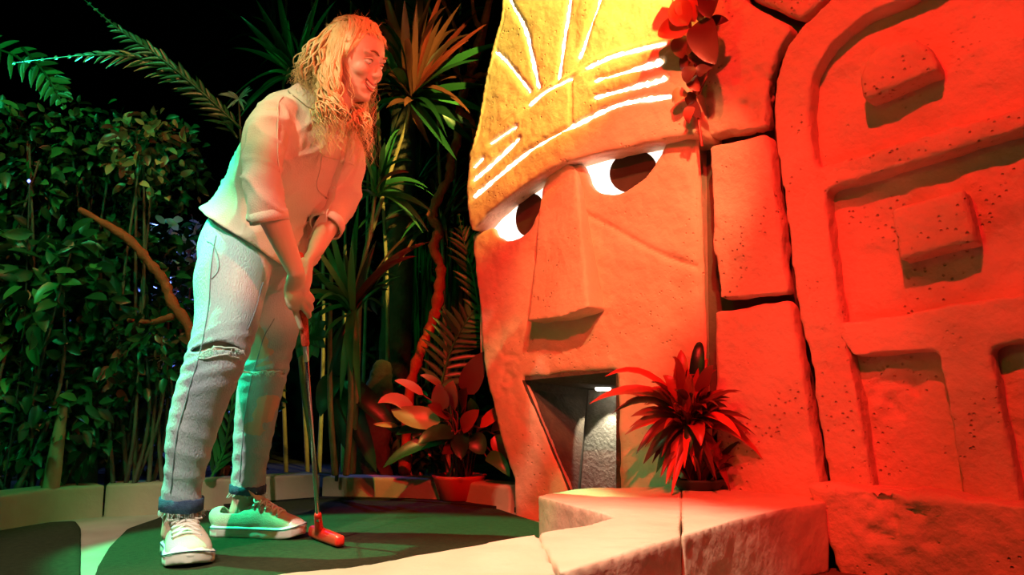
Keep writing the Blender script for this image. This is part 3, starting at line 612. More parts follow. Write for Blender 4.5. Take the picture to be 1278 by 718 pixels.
for x, y in ((434, 172), (427, 202), (416, 234), (404, 264), (393, 290)):
    c = cast(A, Nn, x, y, .006); obj('button', *ellipsoid(c, dirv*.0055, nrm(np.cross(dirv, (0, 0, 1)))*.003, np.array([0, 0, .0055]), 12, 6), M['button'], shirt)
seam('pocket', [(405, 196), (425, 201), (446, 206)], .0022, M['shirt'], src=SRC, parent=shirt)
seam('pocket', [(405, 196), (401, 215), (397, 234), (404, 245), (416, 246)], .0016, M['shirt'], src=SRC, parent=shirt)
seam('shoulder_seam', [(352, 118), (350, 135), (349, 160), (349, 190), (351, 215)], .0016, M['shirt'], src=SRC, parent=shirt)
# collar: folded band standing round the neck
def collar(c0, nn, r1, r2, h, drop):
    X = nrm(R_UP-nn*np.dot(R_UP, nn)); Y = np.cross(nn, X); V = []; n = 40
    if np.dot(Y, (0.8, -0.6, 0)) < 0: Y = -Y
    for i in range(n+1):
        a = math.radians(100)+math.radians(340)*i/n+0  # opening faces forward
        a = math.pi/2+math.radians(12)+math.radians(336)*i/n; c, s = math.cos(a), math.sin(a)
        f = max(0.0, s)**2
        base = c0+X*r1*c+Y*r2*s
        V += [base-nn*.005, c0+(X*r1*c+Y*r2*s)*1.02+nn*(h*(1-.4*f)), c0+(X*r1*c+Y*r2*s)*1.12+nn*(h*.9*(1-.4*f)), c0+(X*r1*c+Y*r2*s)*(1.34+.15*f)-nn*(drop*(1+.5*f))]
    return V, [(i*4+j, (i+1)*4+j, (i+1)*4+j+1, i*4+j+1) for i in range(n) for j in range(3)]
V, Fc = collar(nkC-nkN*.006, nkN, .066, .060, .012, .022)
cl = obj('collar', V, Fc, M['shirt'], shirt); q = cl.modifiers.new('t', 'SOLIDIFY'); q.thickness = .003; q = cl.modifiers.new('b', 'SUBSURF'); q.levels = q.render_levels = 1
def cuff(c, nn, r, parent, m, hw=.012, name='cuff', label=None, ecc=1.0, ax=R_LOW, thick=.0035):
    return obj(name, *loft([c-nn*hw, c-nn*hw*.9, c+nn*hw*.9, c+nn*hw], [r-thick, r, r, r-thick], [(r-thick)*ecc, r*ecc, r*ecc, (r-thick)*ecc], ax, 28, 1, False), m, parent, True, label)
def ringband(name, c, nn, ra, rb, hw, ax, m, parent, label=None, th=.004, wob=.0015, seed=0):
    X = nrm(ax-nn*np.dot(ax, nn)); Y = np.cross(nn, X); n = 40; V = []
    for i in range(n):
        a = 2*math.pi*i/n; r_ = rng.rand()*wob; pr = [(-hw-r_, 0), (-hw, th), (hw, th), (hw+r_, 0), (hw, -th*.5), (-hw, -th*.5)]
        for u, t in pr: V.append(c+nn*u+X*(ra+t)*math.cos(a)+Y*(rb+t)*math.sin(a))
    Fc = [(i*6+j, ((i+1) % n)*6+j, ((i+1) % n)*6+(j+1) % 6, i*6+(j+1) % 6) for i in range(n) for j in range(6)]
    return obj(name, V, Fc, m, parent, True, label)
ringband('cuff', cuR-cuRn*.004, cuRn, .0455, .0455, .013, R_LOW, M['shirt'], shirt)
ringband('cuff', cuL-cuLn*.004, cuLn, .046, .044, .013, R_LOW, M['shirt'], shirt)

# ---- jeans
jn = MB()
jn.add(*loft([D(333, 276, 2.28), D(324, 296, 2.30), D(314, 322, 2.31), D(312, 345, 2.32)], [.150, .168, .172, .14], [.112, .126, .128, .10], R_LOW, 26, 4))
jR = [(D(296, 318, 2.225), .100), (D(289, 348, 2.20), .097), (D(284, 392, 2.17), .085), (D(275, 432, 2.14), .0765), (D(263, 466, 2.13), .0715), (D(247, 510, 2.14), .066), (D(235, 560, 2.15), .0565), (D(228, 608, 2.165), .0475), (D(226, 634, 2.17), .052)]
jL = [(D(335, 318, 2.40), .094), (D(338, 350, 2.42), .092), (D(341, 398, 2.45), .080), (D(335, 435, 2.47), .073), (D(329, 466, 2.475), .070), (D(322, 500, 2.49), .065), (D(315, 550, 2.505), .057), (D(311, 588, 2.515), .050), (D(309, 613, 2.52), .050)]
for jj in (jR, jL): jn.add(*loft([p for p, _ in jj], [r for _, r in jj], [r*1.04 for _, r in jj], R_LOW, 26, 4))
A, Nn, FF = remesh(jn.V, jn.F, 0.0058, 6)
dd = vnoise(A, 0.07, 70)*0.003
lowf = np.clip((0.50-A[:, 2])/0.25, 0, 1)
dd += lowf*0.0022*np.maximum(fold(A, (0.25, 0.2, 1.0), 0.050, 0.0, seed=71), -.3)+0.002*np.exp(-((A[:, 2]-.52)/.08)**2)*fold(A, (-.3, .1, 1.0), 0.034, 1, seed=72)
A = A+Nn*dd[:, None]
def prj(P):
    r = P-O; dep = r[:, 1]*cp+r[:, 2]*sp; return 639+F*r[:, 0]/dep, 359-F*(-r[:, 1]*sp+r[:, 2]*cp)/dep
hR, hL = jR[-1][0], jL[-1][0]; nR, nL = nrm(jR[-1][0]-jR[-2][0]), nrm(jL[-1][0]-jL[-2][0])
zR = D(275, 437, 2.06)[2]; zL = D(333, 466, 2.4)[2]
def jeans_cut(P):
    leftleg = P[:, 0] > -0.9+ (P[:, 1]-2.3)*0.9   # which leg (far / near)
    near = dist(P, kneeR) < dist(P, kneeL)
    frontR = (P-kneeR)@nrm((0.45, -0.9, 0)); frontL = (P-kneeL)@nrm((0.5, -0.86, 0))
    sR = (P-kneeR)@nrm((0.9, 0.45, 0)); sL = (P-kneeL)@nrm((0.86, 0.5, 0))
    c = near&(frontR > 0.015)&(np.abs(P[:, 2]-zR-0.012*np.cos(sR/.06*1.57)) < 0.011*np.sqrt(np.clip(1-(sR/.068)**2, 0, 1)))
    c |= (~near)&(frontL > 0.02)&(np.abs(P[:, 2]-zL-0.006*np.cos(sL/.06*1.57)) < 0.0055*np.sqrt(np.clip(1-(sL/.06)**2, 0, 1)))
    c |= ((P-hR)@nR > 0)&(dist(P, hR) < .12)
    c |= ((P-hL)@nL > 0)&(dist(P, hL) < .12)
    return c
JV, JF = cut_mesh(A, FF, jeans_cut)
jeans = obj('jeans', JV, JF, M['jeans'], person); q = jeans.modifiers.new('t', 'SOLIDIFY'); q.thickness = .0035; q.offset = -1
JS = (A, Nn)
ringband('hem', hR-nR*.012, nR, .0515, .0535, .015, R_LOW, M['denim_dark'], jeans, 'dark blue turned hem', .0035, .004)
ringband('hem', hL-nL*.008, nL, .050, .052, .011, R_LOW, M['denim_dark'], jeans, 'dark blue turned hem', .0035, .004)
# frayed threads
def fray(name, c, nn, r, n, parent, ln=.02):
    mb = MB(); X = nrm(R_LOW-nn*np.dot(R_LOW, nn)); Y = np.cross(nn, X)
    for i in range(n):
        a = rng.rand()*6.28; p = c+(X*math.cos(a)+Y*math.sin(a))*r; d = nrm(nn+rng.randn(3)*.35); l = ln*(.5+rng.rand())
        mb.add(*tube([p, p+d*l*.5+rng.randn(3)*.002, p+d*l+rng.randn(3)*.004], .0007, 4, 1))
    o = obj(name, mb.V, mb.F, M['thread'], parent); o['kind'] = 'stuff'
fray('fringe', hR+nR*.002, nR, .054, 90, jeans, .016); fray('fringe', hL+nL*.002, nL, .052, 60, jeans, .010)
def ripedge(pxs, up):
    mb = MB(); P = smoothpath(np.array(pxs, float), 34); pts = [cast(A, Nn, x, y, .002) for x, y in P]
    mb.add(*tube([(pts[max(i-1, 0)]+pts[i]+pts[min(i+1, 33)])/3 for i in range(34)], .0024, 6, 1))
    for i in range(60):
        p = pts[rng.randint(34)]; d = nrm(np.array([rng.randn()*.5, -.4, up+rng.randn()*.4])); mb.add(*tube([p, p+d*.006, p+d*.011+rng.randn(3)*.003], .0006, 4, 1))
    o = obj('torn_edge', mb.V, mb.F, M['thread'], jeans); o['kind'] = 'stuff'
ripedge([(249, 440), (262, 434), (280, 432), (296, 434), (305, 440)], -1); ripedge([(248, 444), (262, 446), (278, 445), (292, 446), (303, 450)], 1)
ripedge([(306, 463), (322, 464), (340, 466), (355, 466)], -1)
seam('side_seam', [(268, 292), (262, 330), (258, 380), (250, 430), (236, 480), (222, 530), (214, 580), (211, 615)], .0016, M['seam'], src=JS, parent=jeans)
seam('side_seam', [(345, 400), (326, 430), (314, 462), (306, 500), (300, 550), (297, 600)], .0014, M['seam'], src=JS, parent=jeans)
seam('inner_seam', [(331, 352), (324, 380), (312, 410)], .0014, M['seam'], src=JS, parent=jeans)
seam('back_pocket', [(256, 300), (268, 306), (272, 335), (262, 345)], .0014, M['seam'], src=JS, parent=jeans)

# ---- shoes (local frame: x toe, y left, z up), length 0.275
def shoe(origin, yaw, shoe_k):
    cz, sz = math.cos(yaw), math.sin(yaw)
    def T(P): P = np.asarray(P, float).reshape(-1, 3)*np.array(shoe_k); return np.c_[P[:, 0]*cz-P[:, 1]*sz, P[:, 0]*sz+P[:, 1]*cz, P[:, 2]]+np.asarray(origin)
    xs = [-.075, -.070, -.045, 0.0, .05, .10, .145, .175, .192, .198]; w = [.012, .028, .036, .036, .038, .047, .049, .042, .026, .010]; cy = [0, 0, 0, .001, .003, .005, .004, .001, -.002, -.003]
    out = [(x, c+ww) for x, ww, c in zip(xs, w, cy)]+[(x, c-ww) for x, ww, c in list(zip(xs, w, cy))[::-1]]
    e = thing('shoe', None, None, tuple(T([0, 0, 0])[0])); e.parent = person; e.location = Vector(T([0, 0, 0])[0])-person.location
    V, Fc = prism(out, 0.0, .030, xyf); A, N_, F_ = remesh(V, Fc, .0045, 4); A[:, 2] += .010*np.clip((A[:, 0]-.13)/.06, 0, 1)**2
    obj('sole', T(A), F_, M['rubber'], e)
    A2 = A.copy(); band = (A[:, 2] > 0)
    # stripe round the sole
    mb = MB(); q = smoothpath(np.array(out+[out[0]]), 90)
    cen = np.array([.06, 0]); 
    pts = [np.array([*(p+(p-cen)/np.linalg.norm(p-cen)*.0006), .024+.010*max(0, (p[0]-.13)/.06)**2]) for p in q]
    obj('sole_line', T(tube(pts, .0011, 5, 1)[0]), tube(pts, .0011, 5, 1)[1], M['navy'], e, True, 'thin dark line round the sole')
    # upper
    ux = [-.066, -.058, -.035, 0.0, .035, .075, .115, .150, .175, .187]; uh = [.058, .068, .070, .070, .078, .082, .062, .050, .042, .030]; uw = [.020, .028, .032, .033, .035, .039, .044, .041, .030, .012]
    V, Fc = loft([(x, c, h*.42+.008) for x, h, c in zip(ux, uh, [0, 0, 0, .001, .002, .003, .005, .004, .001, -.001])], uw, [h*.58 for h in uh], np.array([0, 1, 0.0]), 22, 3)
    A, N_, F_ = remesh(V, Fc, .004, 4); A = A+N_*(vnoise(A, .03, 80)*.0012)[:, None]
    A = A*np.array([1, 1, 1])
    def sc(P): return (P[:, 2] > .062+.026*np.clip((P[:, 0]-.015)/.03, 0, 1))&(P[:, 0] < .040)&(P[:, 0] > -.046)|(P[:, 2] < .006)
    V2, F2 = cut_mesh(A, F_, sc)
    up = obj('upper', T(V2), F2, M['canvas'], e); q_ = up.modifiers.new('t', 'SOLIDIFY'); q_.thickness = .0025; q_.offset = -1
    V, Fc = loft([(.168, 0, .034), (.182, -.001, .031), (.192, -.003, .026)], [.034, .029, .014], [.016, .014, .010], np.array([0, 1, 0.0]), 18, 3)
    obj('toe_cap', T(V), Fc, M['rubber'], e)
    # tongue sticking up
    V, Fc = loft([(.095, .003, .078), (.068, .002, .094), (.048, .001, .110), (.034, 0, .128)], [.020, .023, .026, .022], [.004, .004, .004, .003], np.array([0, 1, 0.0]), 16, 3)
    tg = obj('tongue', T(V), Fc, M['canvas'], e)
    V, Fc = loft([(.0530, .001, .1105), (.0405, .001, .1265)], [.015, .014], [.0025, .0025], np.array([0, 1, 0.0]), 12, 2); obj('label_patch', T(V), Fc, M['navy'], tg, True, 'small navy woven patch')
    for k in range(5):
        V, Fc = tube([(.056-.003*k, -.010+.005*k, .1145+.0028*k), (.050-.003*k, -.007+.005*k, .1175+.0028*k)], .0012, 5, 1); obj('label_print', T(V), Fc, M['lace'], tg, True, 'pale woven mark on the patch')
    # laces: zig-zag across the instep
    rows = [(x, float(np.interp(x, ux, uh))+.0085) for x in (.056, .074, .092, .110, .127)]
    for k, (x, z) in enumerate(rows):
        V, Fc = tube([(x, .025, z-.006), (x+.002, .012, z+.001), (x+.002, 0, z+.003), (x+.002, -.012, z+.001), (x, -.025, z-.006)], .0030, 6, 2); obj('lace', T(V), Fc, M['lace'], e)
        for s in (-1, 1):
            obj('eyelet', T(ellipsoid((x, s*.0265, z-.0075), (.0042, 0, 0), (0, .002, 0), (0, 0, .0038), 10, 6)[0]), ellipsoid((0, 0, 0), (1, 0, 0), (0, 1, 0), (0, 0, 1), 10, 6)[1], M['silver'], e)
        if k < 4:
            x2, z2 = rows[k+1]
            for s in (-1, 1):
                V, Fc = tube([(x, s*.024, z-.004), ((x+x2)/2, 0, (z+z2)/2+.006), (x2, -s*.024, z2-.004)], .0028, 6, 3); obj('lace', T(V), Fc, M['lace'], e)
    for s in (-1, 1):
        V, Fc = tube([(.056, 0, .098), (.054, s*.018, .104), (.064, s*.032, .092), (.076, s*.020, .094), (.060, 0, .098)], .0022, 6, 3); obj('lace', T(V), Fc, M['lace'], e, True, 'looped lace bow')
    return e
aR, aL = ankR, ankL
shoe((D(221, 640, 2.17)[0], 2.205, 0.014), math.radians(-62), (1.02, 1.28, 1.08)); shoe((D(300, 640, 2.52)[0]+.002, 2.50, 0.014), math.radians(-9), (1.08, 1.15, 1.12))

# ---- hair
hb = MB(); hs = MB()
def onskull(az, el, k=1.0):
    """az: 0 = forward, 90 = person's left; el up. ellipsoid fitted round the skull"""
    a, e_ = math.radians(az), math.radians(el); return hd(-.004+.100*k*math.cos(e_)*math.cos(a), .083*k*math.cos(e_)*math.sin(a), .018+.107*k*math.sin(e_))
# cap: scalp surface from hairline back
V = []; na, ne = 40, 22
def hairline(az):  # lowest elevation covered by the cap at this azimuth
    z = abs((az+180) % 360-180)
    return 38 if z < 35 else (38-(z-35)*1.4 if z < 75 else (-18 if z < 105 else -40))
for i in range(na+1):
    az = -180+360*i/na; lo_e = hairline(az)
    for j in range(ne+1):
        el = lo_e+(90-lo_e)*j/ne; V.append(onskull(az, el, 1.035-.03*(j == 0)+.012*math.sin(j*2.1+i*.7)))
obj_cap = (V, [(i*(ne+1)+j, (i+1)*(ne+1)+j, (i+1)*(ne+1)+j+1, i*(ne+1)+j+1) for i in range(na) for j in range(ne)])
hb.add(*obj_cap)
def lock(pts, r, wav, wl, seg=6, n=22, mb=hb, spread=0.0, ph=None):
    P = smoothpath(pts, n); T = np.gradient(P, axis=0); L = np.r_[0, np.cumsum(np.linalg.norm(np.diff(P, axis=0), axis=1))]; T /= np.linalg.norm(T, axis=1)[:, None]
    X = np.cross(T, (0.3, 1, .2)); X /= np.linalg.norm(X, axis=1)[:, None]; Y = np.cross(T, X); p = rng.rand()*6.28 if ph is None else ph; amp = wav*np.clip(L/L[-1]*1.8-.25, 0, 1)
    P = P+X*(amp*np.sin(L/wl*6.28+p))[:, None]+Y*(amp*.8*np.cos(L/wl*6.28+p))[:, None]
    t = np.linspace(0, 1, n); R = r*(np.sin(np.clip(t*1.1+.12, 0, 1)*math.pi)**.6*.85+.15)*(1-.55*t); R[-1] = r*.08
    mb.add(*loft(P, R, R*.62, np.array([.3, .6, .5]), seg, 1, False))
def J3(p, s): return np.asarray(p)+rng.randn(3)*s
# strands combed back from the hairline over the skull to the pin at the back of the crown
for i in range(110):
    az = rng.uniform(-75, 75); el0 = hairline(az)+rng.uniform(-2, 30); az1 = 180*np.sign(az+(-25))*1.0 if abs(az) > 8 else -170
    side = -1 if rng.rand() < .62 else 1
    pts = [onskull(az, el0, 1.03), onskull(az+side*8, (el0+75)/2+8, 1.075), onskull(side*120, rng.uniform(45, 66), 1.085), onskull(side*150, rng.uniform(15, 35), 1.085)]
    lock([J3(p, .002) for p in pts], .0052, .0012, .05, 5, 14)
# near-side cascade (person's right side) falling over the cheek edge and collar
for i in range(170):
    s = onskull(rng.uniform(-125, -80), rng.uniform(5, 50), 1.06)
    x = rng.uniform(392, 432); y = rng.uniform(150, 205)-abs(x-412)*.6
    m1 = D(rng.uniform(398, 424), rng.uniform(96, 112), rng.uniform(1.985, 2.03)); m2 = D(x*.8+412*.2+rng.uniform(-5, 5), 138, rng.uniform(1.975, 2.04)); e_ = D(x, y, rng.uniform(1.98, 2.05))
    lock([s, m1, m2, e_], .0052, rng.uniform(.006, .013), rng.uniform(.045, .08), 5, 30)
# back mass resting over the nape and shoulder
for i in range(190):
    s = onskull(rng.uniform(-175, -115), rng.uniform(0, 60), 1.06)
    f_ = rng.rand(); e_ = D(362+42*f_+rng.uniform(-4, 4), 98+40*f_+rng.uniform(-12, 12), rng.uniform(1.99, 2.14)); m1 = D(380+28*f_+rng.uniform(-4, 4), 66+20*f_+rng.uniform(-8, 8), rng.uniform(1.99, 2.14))
    lock([s, m1, e_], .0055, rng.uniform(.005, .011), rng.uniform(.045, .075), 5, 24)
# far side cascade hanging in front of the neck and chest
for i in range(130):
    s = onskull(rng.uniform(84, 115), rng.uniform(-5, 42), 1.05)
    x = rng.uniform(432, 464); m1 = D(rng.uniform(440, 458), rng.uniform(120, 134), rng.uniform(2.10, 2.17)); e_ = D(x, rng.uniform(165, 212)-abs(x-448)*.4, rng.uniform(2.05, 2.14))
    m2 = D(x*.7+450*.3, 150, rng.uniform(2.07, 2.14))
    lock([s, m1, m2, e_], .0052, rng.uniform(.006, .012), rng.uniform(.045, .075), 5, 28)
# short curls at the forehead
for i in range(34):
    az = rng.uniform(-40, 45); s = onskull(az, 40+rng.uniform(-4, 8), 1.03)
    lock([s, onskull(az, 38, 1.10), onskull(az+rng.uniform(-14, 14), 26+rng.uniform(-6, 6), 1.10)], .0026, .003, .03, 5, 12)
# loose fine flyaway hairs
for i in range(150):
    c = rng.rand()
    if c < .4: s = onskull(rng.uniform(-180, 180), rng.uniform(30, 80), 1.05); e_ = s+nrm(s-HC)*.012+rng.randn(3)*.014; lock([s, (s+e_)/2+rng.randn(3)*.004, e_], .0008, .002, .03, 4, 8, hs)
    else:
        x = rng.uniform(390, 436) if c < .7 else rng.uniform(436, 468); m = D(x+rng.uniform(-8, 8), 110, 2.02 if c < .7 else 2.12); lock([onskull(-100 if c < .7 else 100, 20, 1.05), m, D(x+rng.uniform(-9, 9), rng.uniform(160, 212), 2.0 if c < .7 else 2.1)], .0012, .009, .05, 4, 26, hs)
hair = obj('hair', hb.V, hb.F, M['hair'], person)
hf = obj('loose_strand', hs.V, hs.F, M['hair'], hair); hf['kind'] = 'stuff'

# ================================================================== PUTTER
put = thing('putter', 'short putter with red grip and red rubber head held by the player', 'putter', tuple(PB*np.array([1, 1, 0])+np.array([0, 0, .014])))
g0, g1 = onp(318), onp(430)
obj('grip', *loft([g0, g0*.5+g1*.5, g1], [.0125, .0125, .011], [.0125, .0125, .011], R_LOW, 16, 4), M['red_grip'], put, True, 'red rubber grip')
sh0, sh1 = onp(426), onp(650)
obj('shaft', *tube([sh0, sh1], .0062, 12, 2), M['chrome'], put, True, 'dark shiny metal shaft')
obj('ferrule', *tube([onp(431), onp(450)], .0078, 12, 2), M['silver'], put, True, 'silver collar below the grip')
hz_ = .016
hA, hB = G(391, 663, .035), G(424, 677, .030)
hd_ = hB-hA; hA = np.array([hA[0], hA[1], .035]); hB = np.array([hB[0], hB[1], .033])
mb = MB(); mb.add(*loft([hA, (hA*2+hB)/3, (hA+hB*2)/3, hB], [.017, .018, .017, .016], [.016, .017, .016, .015], np.array([0, 0, 1.0]), 20, 3, power=3.2))
neckp = (hA*3+hB)/4; mb.add(*loft([neckp+np.array([0, 0, .0]), neckp*.45+onp(655)*.55, onp(642)], [.016, .013, .011], [.016, .013, .011], R_LOW, 16, 4))
A, Nn, FF = remesh(mb.V, mb.F, .0032, 4); A[:, 2] = np.maximum(A[:, 2], .0165)
obj('putter_head', A, FF, M['red_plastic'], put, True, 'red moulded rubber head')
#PART3
# ================================================================== PLANTS
def strip_arrays(base, tip, sag, width, nrm_hint, n=8, shape='lance', fold=0.18, asym=0.0):
    base, tip = np.asarray(base, float), np.asarray(tip, float); mid = (base+tip)/2+np.asarray(sag, float)
    t = np.linspace(0, 1, n+1)[:, None]; P = (1-t)**2*base+2*t*(1-t)*(2*mid-(base+tip)/2)+t*t*tip
    T = np.gradient(P, axis=0); T /= np.linalg.norm(T, axis=1)[:, None]+1e-9
    S_ = np.cross(T, np.asarray(nrm_hint, float)); S_ /= np.linalg.norm(S_, axis=1)[:, None]+1e-9; Nn = np.cross(S_, T); t = t[:, 0]
    if shape == 'lance': w = np.sin(np.clip(t*.93+.07, 0, 1)**.75*math.pi)**.8
    elif shape == 'strap': w = np.minimum(1, (t+.06)*5)*np.clip((1-t)*2.2, 0, 1)**.7
    else: w = np.sin(np.clip(t, 0, 1)**.72*math.pi)**.62
    w = w*width/2; w[-1] = width*.015; w[0] = max(w[0], width*.04)
    V = []
    for i in range(n+1): V += [P[i]-S_[i]*w[i]+Nn[i]*w[i]*fold*2, P[i], P[i]+S_[i]*w[i]+Nn[i]*w[i]*fold*2]
    Fc = [(i*3+j, (i+1)*3+j, (i+1)*3+j+1, i*3+j+1) for i in range(n) for j in (0, 1)]
    return V, Fc
def arc_leaf(parent, base, tip, sag, width, m, hint=(0.05, -0.35, 1), shape='lance', name='leaf', n=8, fold=.18, label=None):
    V, Fc = strip_arrays(base, tip, sag, width, hint, n, shape, fold); return obj(name, V, Fc, m, parent, True, label)
def rootat(px, py, Y): p = D(px, py, Y); return (p[0], p[1], 0.02)
def stemmed(name, parent, pts, r, m, seg=8, knob=0.0, label=None):
    P = smoothpath(pts, len(pts)*5); r_ = np.interp(np.linspace(0, 1, len(P)), np.linspace(0, 1, len(r)) if np.ndim(r) else [0, 1], r if np.ndim(r) else [r, r])
    if knob: r_ = r_*(1+knob*np.sin(np.arange(len(P))*1.9)+knob*rng.randn(len(P))*.5)
    V, Fc = loft(P, r_, r_*.92, np.array([1.0, .13, .07]), seg, 1); return obj(name, V, Fc, m, parent, True, label)
U3 = np.array([0, 0, 1.0])

# ---- red cordyline on the ledge
pc = G(872, 611.5, KZ); pot = thing('red_leaved_plant', 'red-leaved spiky plant in a low dark pot on the ledge right of the open mouth', 'plant', (pc[0], pc[1], KZ))
zc = [0, .004, .026, .034, .034, .028]; rc = [.055, .062, .078, .080, .074, .070]
V = []; sg = 28
for z, r in zip(zc, rc): V += [(pc[0]+r*math.cos(2*math.pi*j/sg), pc[1]-0.0+r*math.sin(2*math.pi*j/sg), KZ+z) for j in range(sg)]
obj('pot', V, [(i*sg+j, i*sg+(j+1) % sg, (i+1)*sg+(j+1) % sg, (i+1)*sg+j) for i in range(5) for j in range(sg)]+[tuple(range(sg-1, -1, -1)), tuple(5*sg+j for j in range(sg))], M['pot'], pot)
ct = D(860, 528, pc[1]-.02)
for k in range(4): stemmed('stem', pot, [pc+[0, 0, .04], (pc+ct)/2+rng.randn(3)*.012, ct+rng.randn(3)*.02+[0, 0, -.01]], [.008, .006], M['leaf_maroon'], 7)
tips = [(90,180),(20,303),(50,280),(120,350),(178,442),(262,572),(285,235),(392,92),(515,25),(575,130),(600,250),(640,320),(740,440),(800,555),(392,595),(452,562),(375,662),(228,530),(560,525),(520,492),(382,560),(350,175),(700,455),(320,612),(670,380),(430,60),(480,170),(550,100),(300,330),(205,360)]
def cpx(x, y): return (730+x/3.59, 420+y/3.59)
for i, (x, y) in enumerate(tips):
    px, py = cpx(x, y); dY = rng.uniform(-.13, .05); tip = D(px, py, pc[1]-.02+dY); d = tip-ct; b = ct+d*rng.uniform(.04, .16)+rng.randn(3)*.010
    side = 1 if px < 862 else -1; L = np.linalg.norm(tip-b)
    m = M['leaf_red'] if rng.rand() < .75 else (M['leaf_maroon'] if rng.rand() < .6 else M['leaf_dark'])
    arc_leaf(pot, b, tip, U3*L*rng.uniform(.10, .22)+np.array([0, -.02, 0]), rng.uniform(.034, .054), m, (rng.uniform(-.3, .3), -0.7, .8))
for i in range(85):
    a = rng.uniform(0, 6.28); e_ = rng.uniform(-1.15, 1.2); L = rng.uniform(.11, .21); d = np.array([math.cos(a)*math.cos(e_), math.sin(a)*math.cos(e_)*.7-.15, math.sin(e_)])
    b = ct+d*.01+rng.randn(3)*.014; tip = b+d*L-U3*.02
    arc_leaf(pot, b, tip, U3*L*.15, rng.uniform(.02, .036), M['leaf_red'] if rng.rand() < .55 else M['leaf_maroon'], (rng.uniform(-.4, .4), -.6, .8))

for i in range(26):
    a = 6.28*i/26+rng.rand()*.2; b = pc+np.array([math.cos(a)*.03, math.sin(a)*.03, .03]); d = np.array([math.cos(a), math.sin(a)*.6-.15, rng.uniform(.5, 1.5)]); tip = b+nrm(d)*rng.uniform(.09, .16)
    arc_leaf(pot, b, tip, U3*.015, rng.uniform(.022, .034), M['leaf_maroon'] if rng.rand() < .7 else M['leaf_red'], (rng.uniform(-.4, .4), -.6, .8))

# ---- broad-leaved plant in a red pot behind the far kerb
pb = np.array(rootat(575, 580, 3.27)); bp = thing('broad_leaved_plant', 'low plant with broad dark and pink leaves in a red pot behind the kerb', 'plant', tuple(pb))
V = []; 
for z, r in zip([0, .005, .085, .10, .10, .085], [.07, .078, .105, .112, .104, .098]): V += [(pb[0]-.01+r*math.cos(2*math.pi*j/sg), pb[1]+.06+r*math.sin(2*math.pi*j/sg), .02+z) for j in range(sg)]
obj('pot', V, [(i*sg+j, i*sg+(j+1) % sg, (i+1)*sg+(j+1) % sg, (i+1)*sg+j) for i in range(5) for j in range(sg)]+[tuple(range(sg-1, -1, -1)), tuple(5*sg+j for j in range(sg))], M['red_pot'], bp, True, 'glossy red pot')
def c6(x, y, dY=0.0): return D(460+x/3.264, 420+y/3.264, 3.22+dY)
bc = c6(385, 400)
for a, b_, wd, m, sg_ in [((180,308),(38,272),.055,'leaf_pink',.03),((292,345),(92,300),.095,'leaf_tan',-.01),((222,238),(105,180),.038,'leaf_pink',.01),((298,205),(210,158),.030,'leaf_tan',.008),((120,365),(20,358),.025,'leaf_tan',0),
        ((395,235),(470,62),.095,'leaf_maroon',.0),((515,485),(600,338),.080,'leaf_maroon',0),((455,372),(628,312),.055,'leaf_red',.03),((372,385),(378,502),.075,'leaf_dark',0),((330,420),(60,535),.06,'leaf_dark',.03),
        ((320,400),(110,402),.06,'leaf_dark',.03),((300,300),(285,190),.07,'leaf_maroon',0),((340,290),(345,180),.08,'leaf_red',0),((380,300),(400,210),.07,'leaf_red',0),((420,400),(470,480),.08,'leaf_dark',0),((440,370),(500,330),.06,'leaf_dark',0),
        ((400,420),(300,480),.07,'leaf_maroon',0),((480,490),(575,572),.06,'leaf_green',.02),((520,400),(560,500),.07,'leaf_red',0),((330,330),(240,280),.06,'leaf_maroon',0),((430,330),(415,250),.05,'leaf_green',0),((500,380),(590,370),.05,'leaf_red',.01),((350,400),(200,440),.07,'leaf_dark',.02),((380,380),(450,300),.07,'leaf_red',0)]:
    A_, B_ = c6(*a, rng.uniform(-.05, .05)), c6(*b_, rng.uniform(-.12, .0)); arc_leaf(bp, A_, B_, U3*sg_+np.array([0, -.01, 0]), wd, M[m], (rng.uniform(-.2, .2), -1, .45), 'ovate', n=8)
    stemmed('stem', bp, [np.array([pb[0]-.01, pb[1]+.06, .08])+rng.randn(3)*[.03, .03, 0], (A_+bc)/2, A_], [.005, .003], M['leaf_maroon'], 6)

# ---- twisted orange branch
br = thing('twisted_branch', 'tall twisted orange branch rising left of the stone face', 'branch', tuple(np.array(rootat(512, 500, 3.6))))
bpx = [(505, 590), (510, 500), (519, 457), (532, 421), (543, 392), (548, 363), (550, 334), (541, 309), (548, 287), (539, 269), (550, 240), (561, 221), (563, 198), (571, 174), (573, 139), (580, 111), (590, 80), (602, 40), (615, -20)]
stemmed('trunk', br, [D(x, y, 3.55) for x, y in bpx], [.026, .022, .026, .024, .022, .024, .020, .024, .018, .022, .018], M['branch'], 10, .16)
for l in ([(590, 80), (575, 60), (566, 30), (548, -10)], [(580, 111), (595, 95), (612, 90), (622, 60), (635, 20)], [(602, 40), (592, 20), (588, -20)], [(573, 139), (588, 150), (592, 170), (586, 200)]):
    stemmed('side_branch', br, [D(x, y, 3.5) for x, y in l], [.015, .011, .008], M['branch'], 8, .15)
lb = thing('fallen_branch', 'bare orange branch slanting through the dark shrubs left of the player', 'branch', tuple(np.array(rootat(240, 420, 3.0))))
stemmed('trunk', lb, [D(x, y, 3.0) for x, y in [(100, 262), (140, 285), (165, 303), (188, 330), (205, 352), (215, 378), (237, 412), (245, 470), (243, 560)]], [.012, .018, .018, .02, .018, .016], M['branch'], 10, .14)
stemmed('side_branch', lb, [D(x, y, 3.0) for x, y in [(215, 395), (190, 402), (160, 400)]], [.014, .008], M['branch'], 8, .1)

